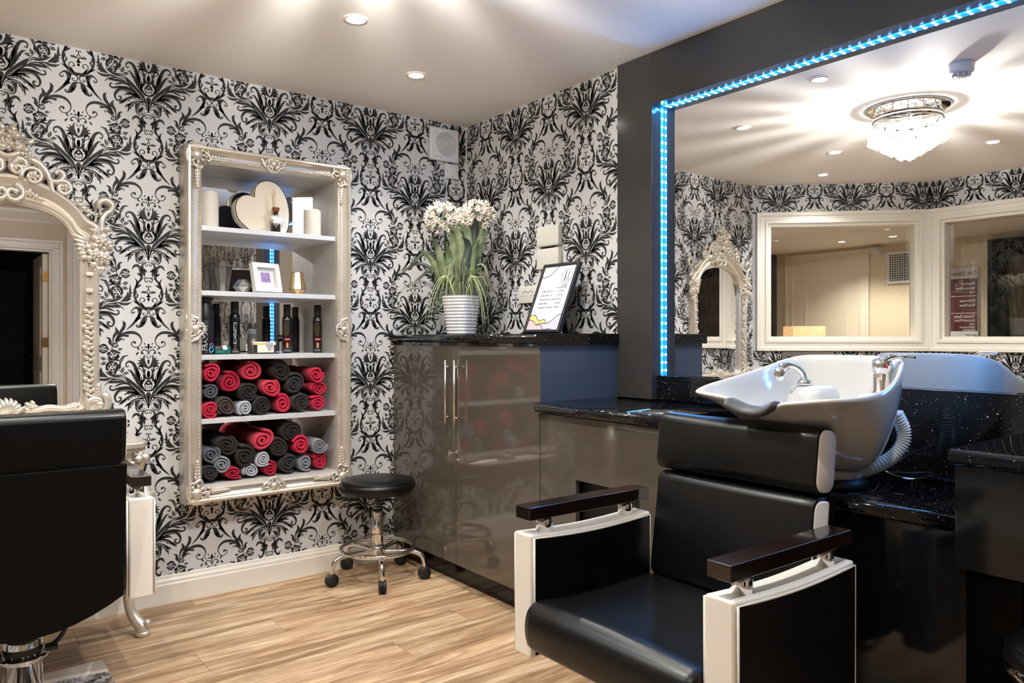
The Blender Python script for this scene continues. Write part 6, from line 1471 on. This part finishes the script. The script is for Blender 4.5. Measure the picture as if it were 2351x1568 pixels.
# long arching grass
rg = random.Random(21); m1 = MB(); m2 = MB()
def thin(mm, pts, w):
    P = cr(pts, 5); mm.tube(P, [w, w, w*0.8, w*0.15], n=4, flat=0.35)
for k in range(95):
    a = rg.uniform(0, 2*PI); lr = rg.uniform(0.07, 0.20); rise = rg.uniform(0.24, 0.40); drop = rg.uniform(0.02, 0.30)
    q = at(math.cos(a), math.sin(a), 0); ex, ey = q[0]*lr, q[1]*lr
    ez = max(0.012, rise-drop)
    if PX+ex > -0.01: ex = -0.02-PX
    if PY+ey > -0.02: ey = -0.03-PY
    thin(m1 if k % 3 else m2, [(ex*0.1, ey*0.1, 0.17), (ex*0.35, ey*0.35, rise*0.9), (ex*0.75, ey*0.75, rise*0.98), (ex, ey, ez)], rg.uniform(0.0016, 0.0032))
for s, lr in ((-1, 0.17), (-1, 0.155), (-1, 0.185), (1, 0.13), (1, 0.15), (1, 0.12)):
    thin(m1, [at(s*0.02, 0.04, 0.17), at(s*lr*0.45, 0.06, 0.30), at(s*lr*0.85, 0.07, 0.19), at(s*lr, 0.075, 0.03)], 0.0042)
for s, lr, h_ in ((1, 0.20, 0.42), (1, 0.17, 0.46), (1, 0.15, 0.38), (-1, 0.13, 0.36)): thin(m1, [at(s*0.02, 0.0, 0.17), at(s*lr*0.6, 0.01, h_*0.75), at(s*lr, 0.01, h_)], 0.002)
tag(m1.build('grass_blades', M['grass'], pl), kind='stuff'); tag(m2.build('dark_grass_blades', M['leaf'], pl), kind='stuff')
# flower heads
fl_me = MB()
for k in range(6):
    a = 2*PI*k/6; c_, s_ = math.cos(a), math.sin(a)
    fl_me.tube([(0.002*c_, 0.002*s_, 0.014), (0.008*c_, 0.008*s_, 0.026), (0.016*c_, 0.016*s_, 0.036)], [0.003, 0.006, 0.0025], n=5, flat=0.5, up=(c_, s_, 0.5))
fl_me.tube([(0, 0, 0), (0, 0, 0.018)], [0.0018, 0.004], n=5)
fm = fl_me.mesh('floret'); fm.materials.append(M['petal'])
for (a, b, hz, nfl, rad) in ((-0.098, 0.0, 0.60, 54, 0.062), (0.085, -0.01, 0.615, 54, 0.062), (0.01, -0.05, 0.59, 30, 0.05)):
    st_o = MB(); top = at(a, b, hz); st_o.tube(cr([at(a*0.1, 0, 0.17), at(a*0.5, b, hz*0.6), top], 5), 0.005, n=8); stem = st_o.build('flower_stem', M['floret'], pl)
    MB().ell((top[0], top[1], top[2]), 0.014, nu=8, nv=6).build('umbel_core', M['floret'], stem)
    for k in range(nfl):
        ph = math.acos(1-1.75*(k+0.5)/nfl); th_ = k*2.39996; d = Vector((math.sin(ph)*math.cos(th_), math.sin(ph)*math.sin(th_), math.cos(ph)))
        d = (d+Vector((rg.uniform(-.15, .15), rg.uniform(-.15, .15), rg.uniform(-.15, .15)))).normalized()
        o = link('floret', fm, None, stem); o.location = Vector(top)+d*rad*rg.uniform(0.75, 1.0); o.rotation_euler = d.to_track_quat('Z', 'Y').to_euler(); o.scale = (rg.uniform(0.95, 1.25),)*3
# ================================================================ FRAMED PRICE LIST
mf = thing('framed_price_list', 'black framed white price list leaning on the tall worktop by the sockets', 'picture frame', (-0.225, -0.94, 1.2125), R(-90))
# local: x runs along -y(world) i.e. viewer right, y points to the wall (+x world)
FW, FH, LEAN = 0.256, 0.358, R(22)
def lean(p): return (p[0], p[1]*math.cos(LEAN)+p[2]*math.sin(LEAN), p[2]*math.cos(LEAN)-p[1]*math.sin(LEAN)+0.008)
def lb(m, nm, mt, bevel=0, kind=None):
    m.v = [lean(p) for p in m.v]; o = m.build(nm, mt, mf, bevel=bevel)
    if kind: o['kind'] = kind
    return o
lb(frame_sweep(-FW/2, FW/2, 0, FH, [(0, 0.02), (0, 0), (0.002, -0.002), (0.012, -0.002), (0.014, 0.0), (0.014, 0.006)]), 'frame', M['ink'])
lb(MB().box(-FW/2+0.012, FW/2-0.012, 0.0062, 0.018, 0.012, FH-0.012), 'backing_board', M['ink'])
lb(MB().box(-FW/2+0.013, FW/2-0.013, 0.0050, 0.0061, 0.013, FH-0.013), 'price_sheet', M['paper_sheet'])
x0, x1, z0, z1 = -FW/2+0.014, FW/2-0.014, 0.014, FH-0.014; w_, h_ = x1-x0, z1-z0
def U(u, v): return (x0+u*w_, z0+v*h_)
def flat(pts, nm, mt, y=0.0046): lb(MB().prism([U(*p) for p in pts], y, y+0.0003, 'y'), nm, mt)
def wave(pts): return [tuple(p) for p in cr(pts, 5)]
wl = wave([(0, 0.155), (0.1, 0.150), (0.2, 0.115), (0.28, 0.075), (0.40, 0.078), (0.47, 0.055), (0.52, 0.012), (0.6, 0.0)])
flat([(0, 0)]+wl, 'pink_wave_print', M['pink_print'])
yl = wave([(0, 0.215), (0.12, 0.235), (0.22, 0.20), (0.30, 0.15), (0.40, 0.15), (0.47, 0.165), (0.53, 0.14), (0.55, 0.10), (0.42, 0.10), (0.28, 0.08), (0.2, 0.115), (0.1, 0.150), (0, 0.158)])
flat(yl, 'yellow_wave_print', M['yellow_print'], 0.0047)
gl = wave([(0.28, 0.085), (0.40, 0.10), (0.55, 0.10), (0.66, 0.11), (0.76, 0.16), (0.86, 0.215), (0.94, 0.235), (1.0, 0.225)])
flat(gl+[(1, 0), (0.6, 0.0), (0.52, 0.012), (0.47, 0.055), (0.40, 0.078), (0.28, 0.075)], 'lilac_wave_print', M['lilac_print'], 0.0048)
for L_ in (wl, yl[:36], gl, wave([(0, 0.835), (0.1, 0.83), (0.25, 0.865), (0.36, 0.93), (0.45, 1.0)]), wave([(0.47, 0.055), (0.52, 0.012), (0.6, 0.005), (0.72, 0.02), (0.8, 0.0)])):
    lb(MB().tube([(U(*p)[0], 0.0044, U(*p)[1]) for p in L_], 0.0016, n=5, flat=0.3, up=(0, 1, 0)), 'wave_line_print', M['ink'])
m = MB(); c_ = U(0.78, 0.83); m.tube([(c_[0]+0.036*math.cos(a), 0.0044, c_[1]+0.036*math.sin(a)) for a in np.linspace(0, 2*PI, 33)[:-1]], 0.0009, n=4, closed=True)
lb(m, 'logo_ring', M['grey_ink'])
m = MB(); m.box(c_[0]-0.014, c_[0]-0.006, 0.0043, 0.0047, c_[1]-0.025, c_[1]+0.025)
for s in (-1, 1):
    m.tube([(c_[0]+0.010-s*0.004, 0.0044, c_[1]+0.026), (c_[0]+0.010, 0.0044, c_[1]+0.002), (c_[0]+0.010+s*0.006, 0.0044, c_[1]-0.012)], 0.0008, n=4)
    m.tube([(c_[0]+0.010+s*0.008+0.005*math.cos(a), 0.0044, c_[1]-0.018+0.006*math.sin(a)) for a in np.linspace(0, 2*PI, 13)[:-1]], 0.0007, n=4, closed=True)
lb(m, 'comb_and_scissors_logo', M['grey_ink'])
def mt_text(body, size, u, v, align='LEFT', mt=M['grey_ink']):
    a, b = U(u, v); text_part('lettering', body, size, mt, mf, lambda x, y, z: lean((a+x, 0.0045-z, b+y)), align)
for k, (t, p) in enumerate((('Ladies Wet Set', '£15.00'), ('Ladies Wet Cut', '£15.00'), ('Ladies Perm or Colour', '£36.00'), ('Ladies WBD', '£22.00'), ("Gentleman's Wet Cut", '£10.00'))):
    mt_text(t, 0.0125, 0.14, 0.60-0.063*k); mt_text(p, 0.0125, 0.66, 0.60-0.063*k)
for k, t in enumerate(('Hair Salon', 'Ground Floor', 'Please ask for details')): mt_text(t, 0.008, 0.88, 0.695-0.022*k, 'RIGHT')
m = MB(); m.prism([(0.098, 0.19), (0.104, 0.19), (0.168, 0.0), (0.160, 0.0)], -0.02, 0.02, 'x'); m.build('easel_strut', M['ink'], mf)
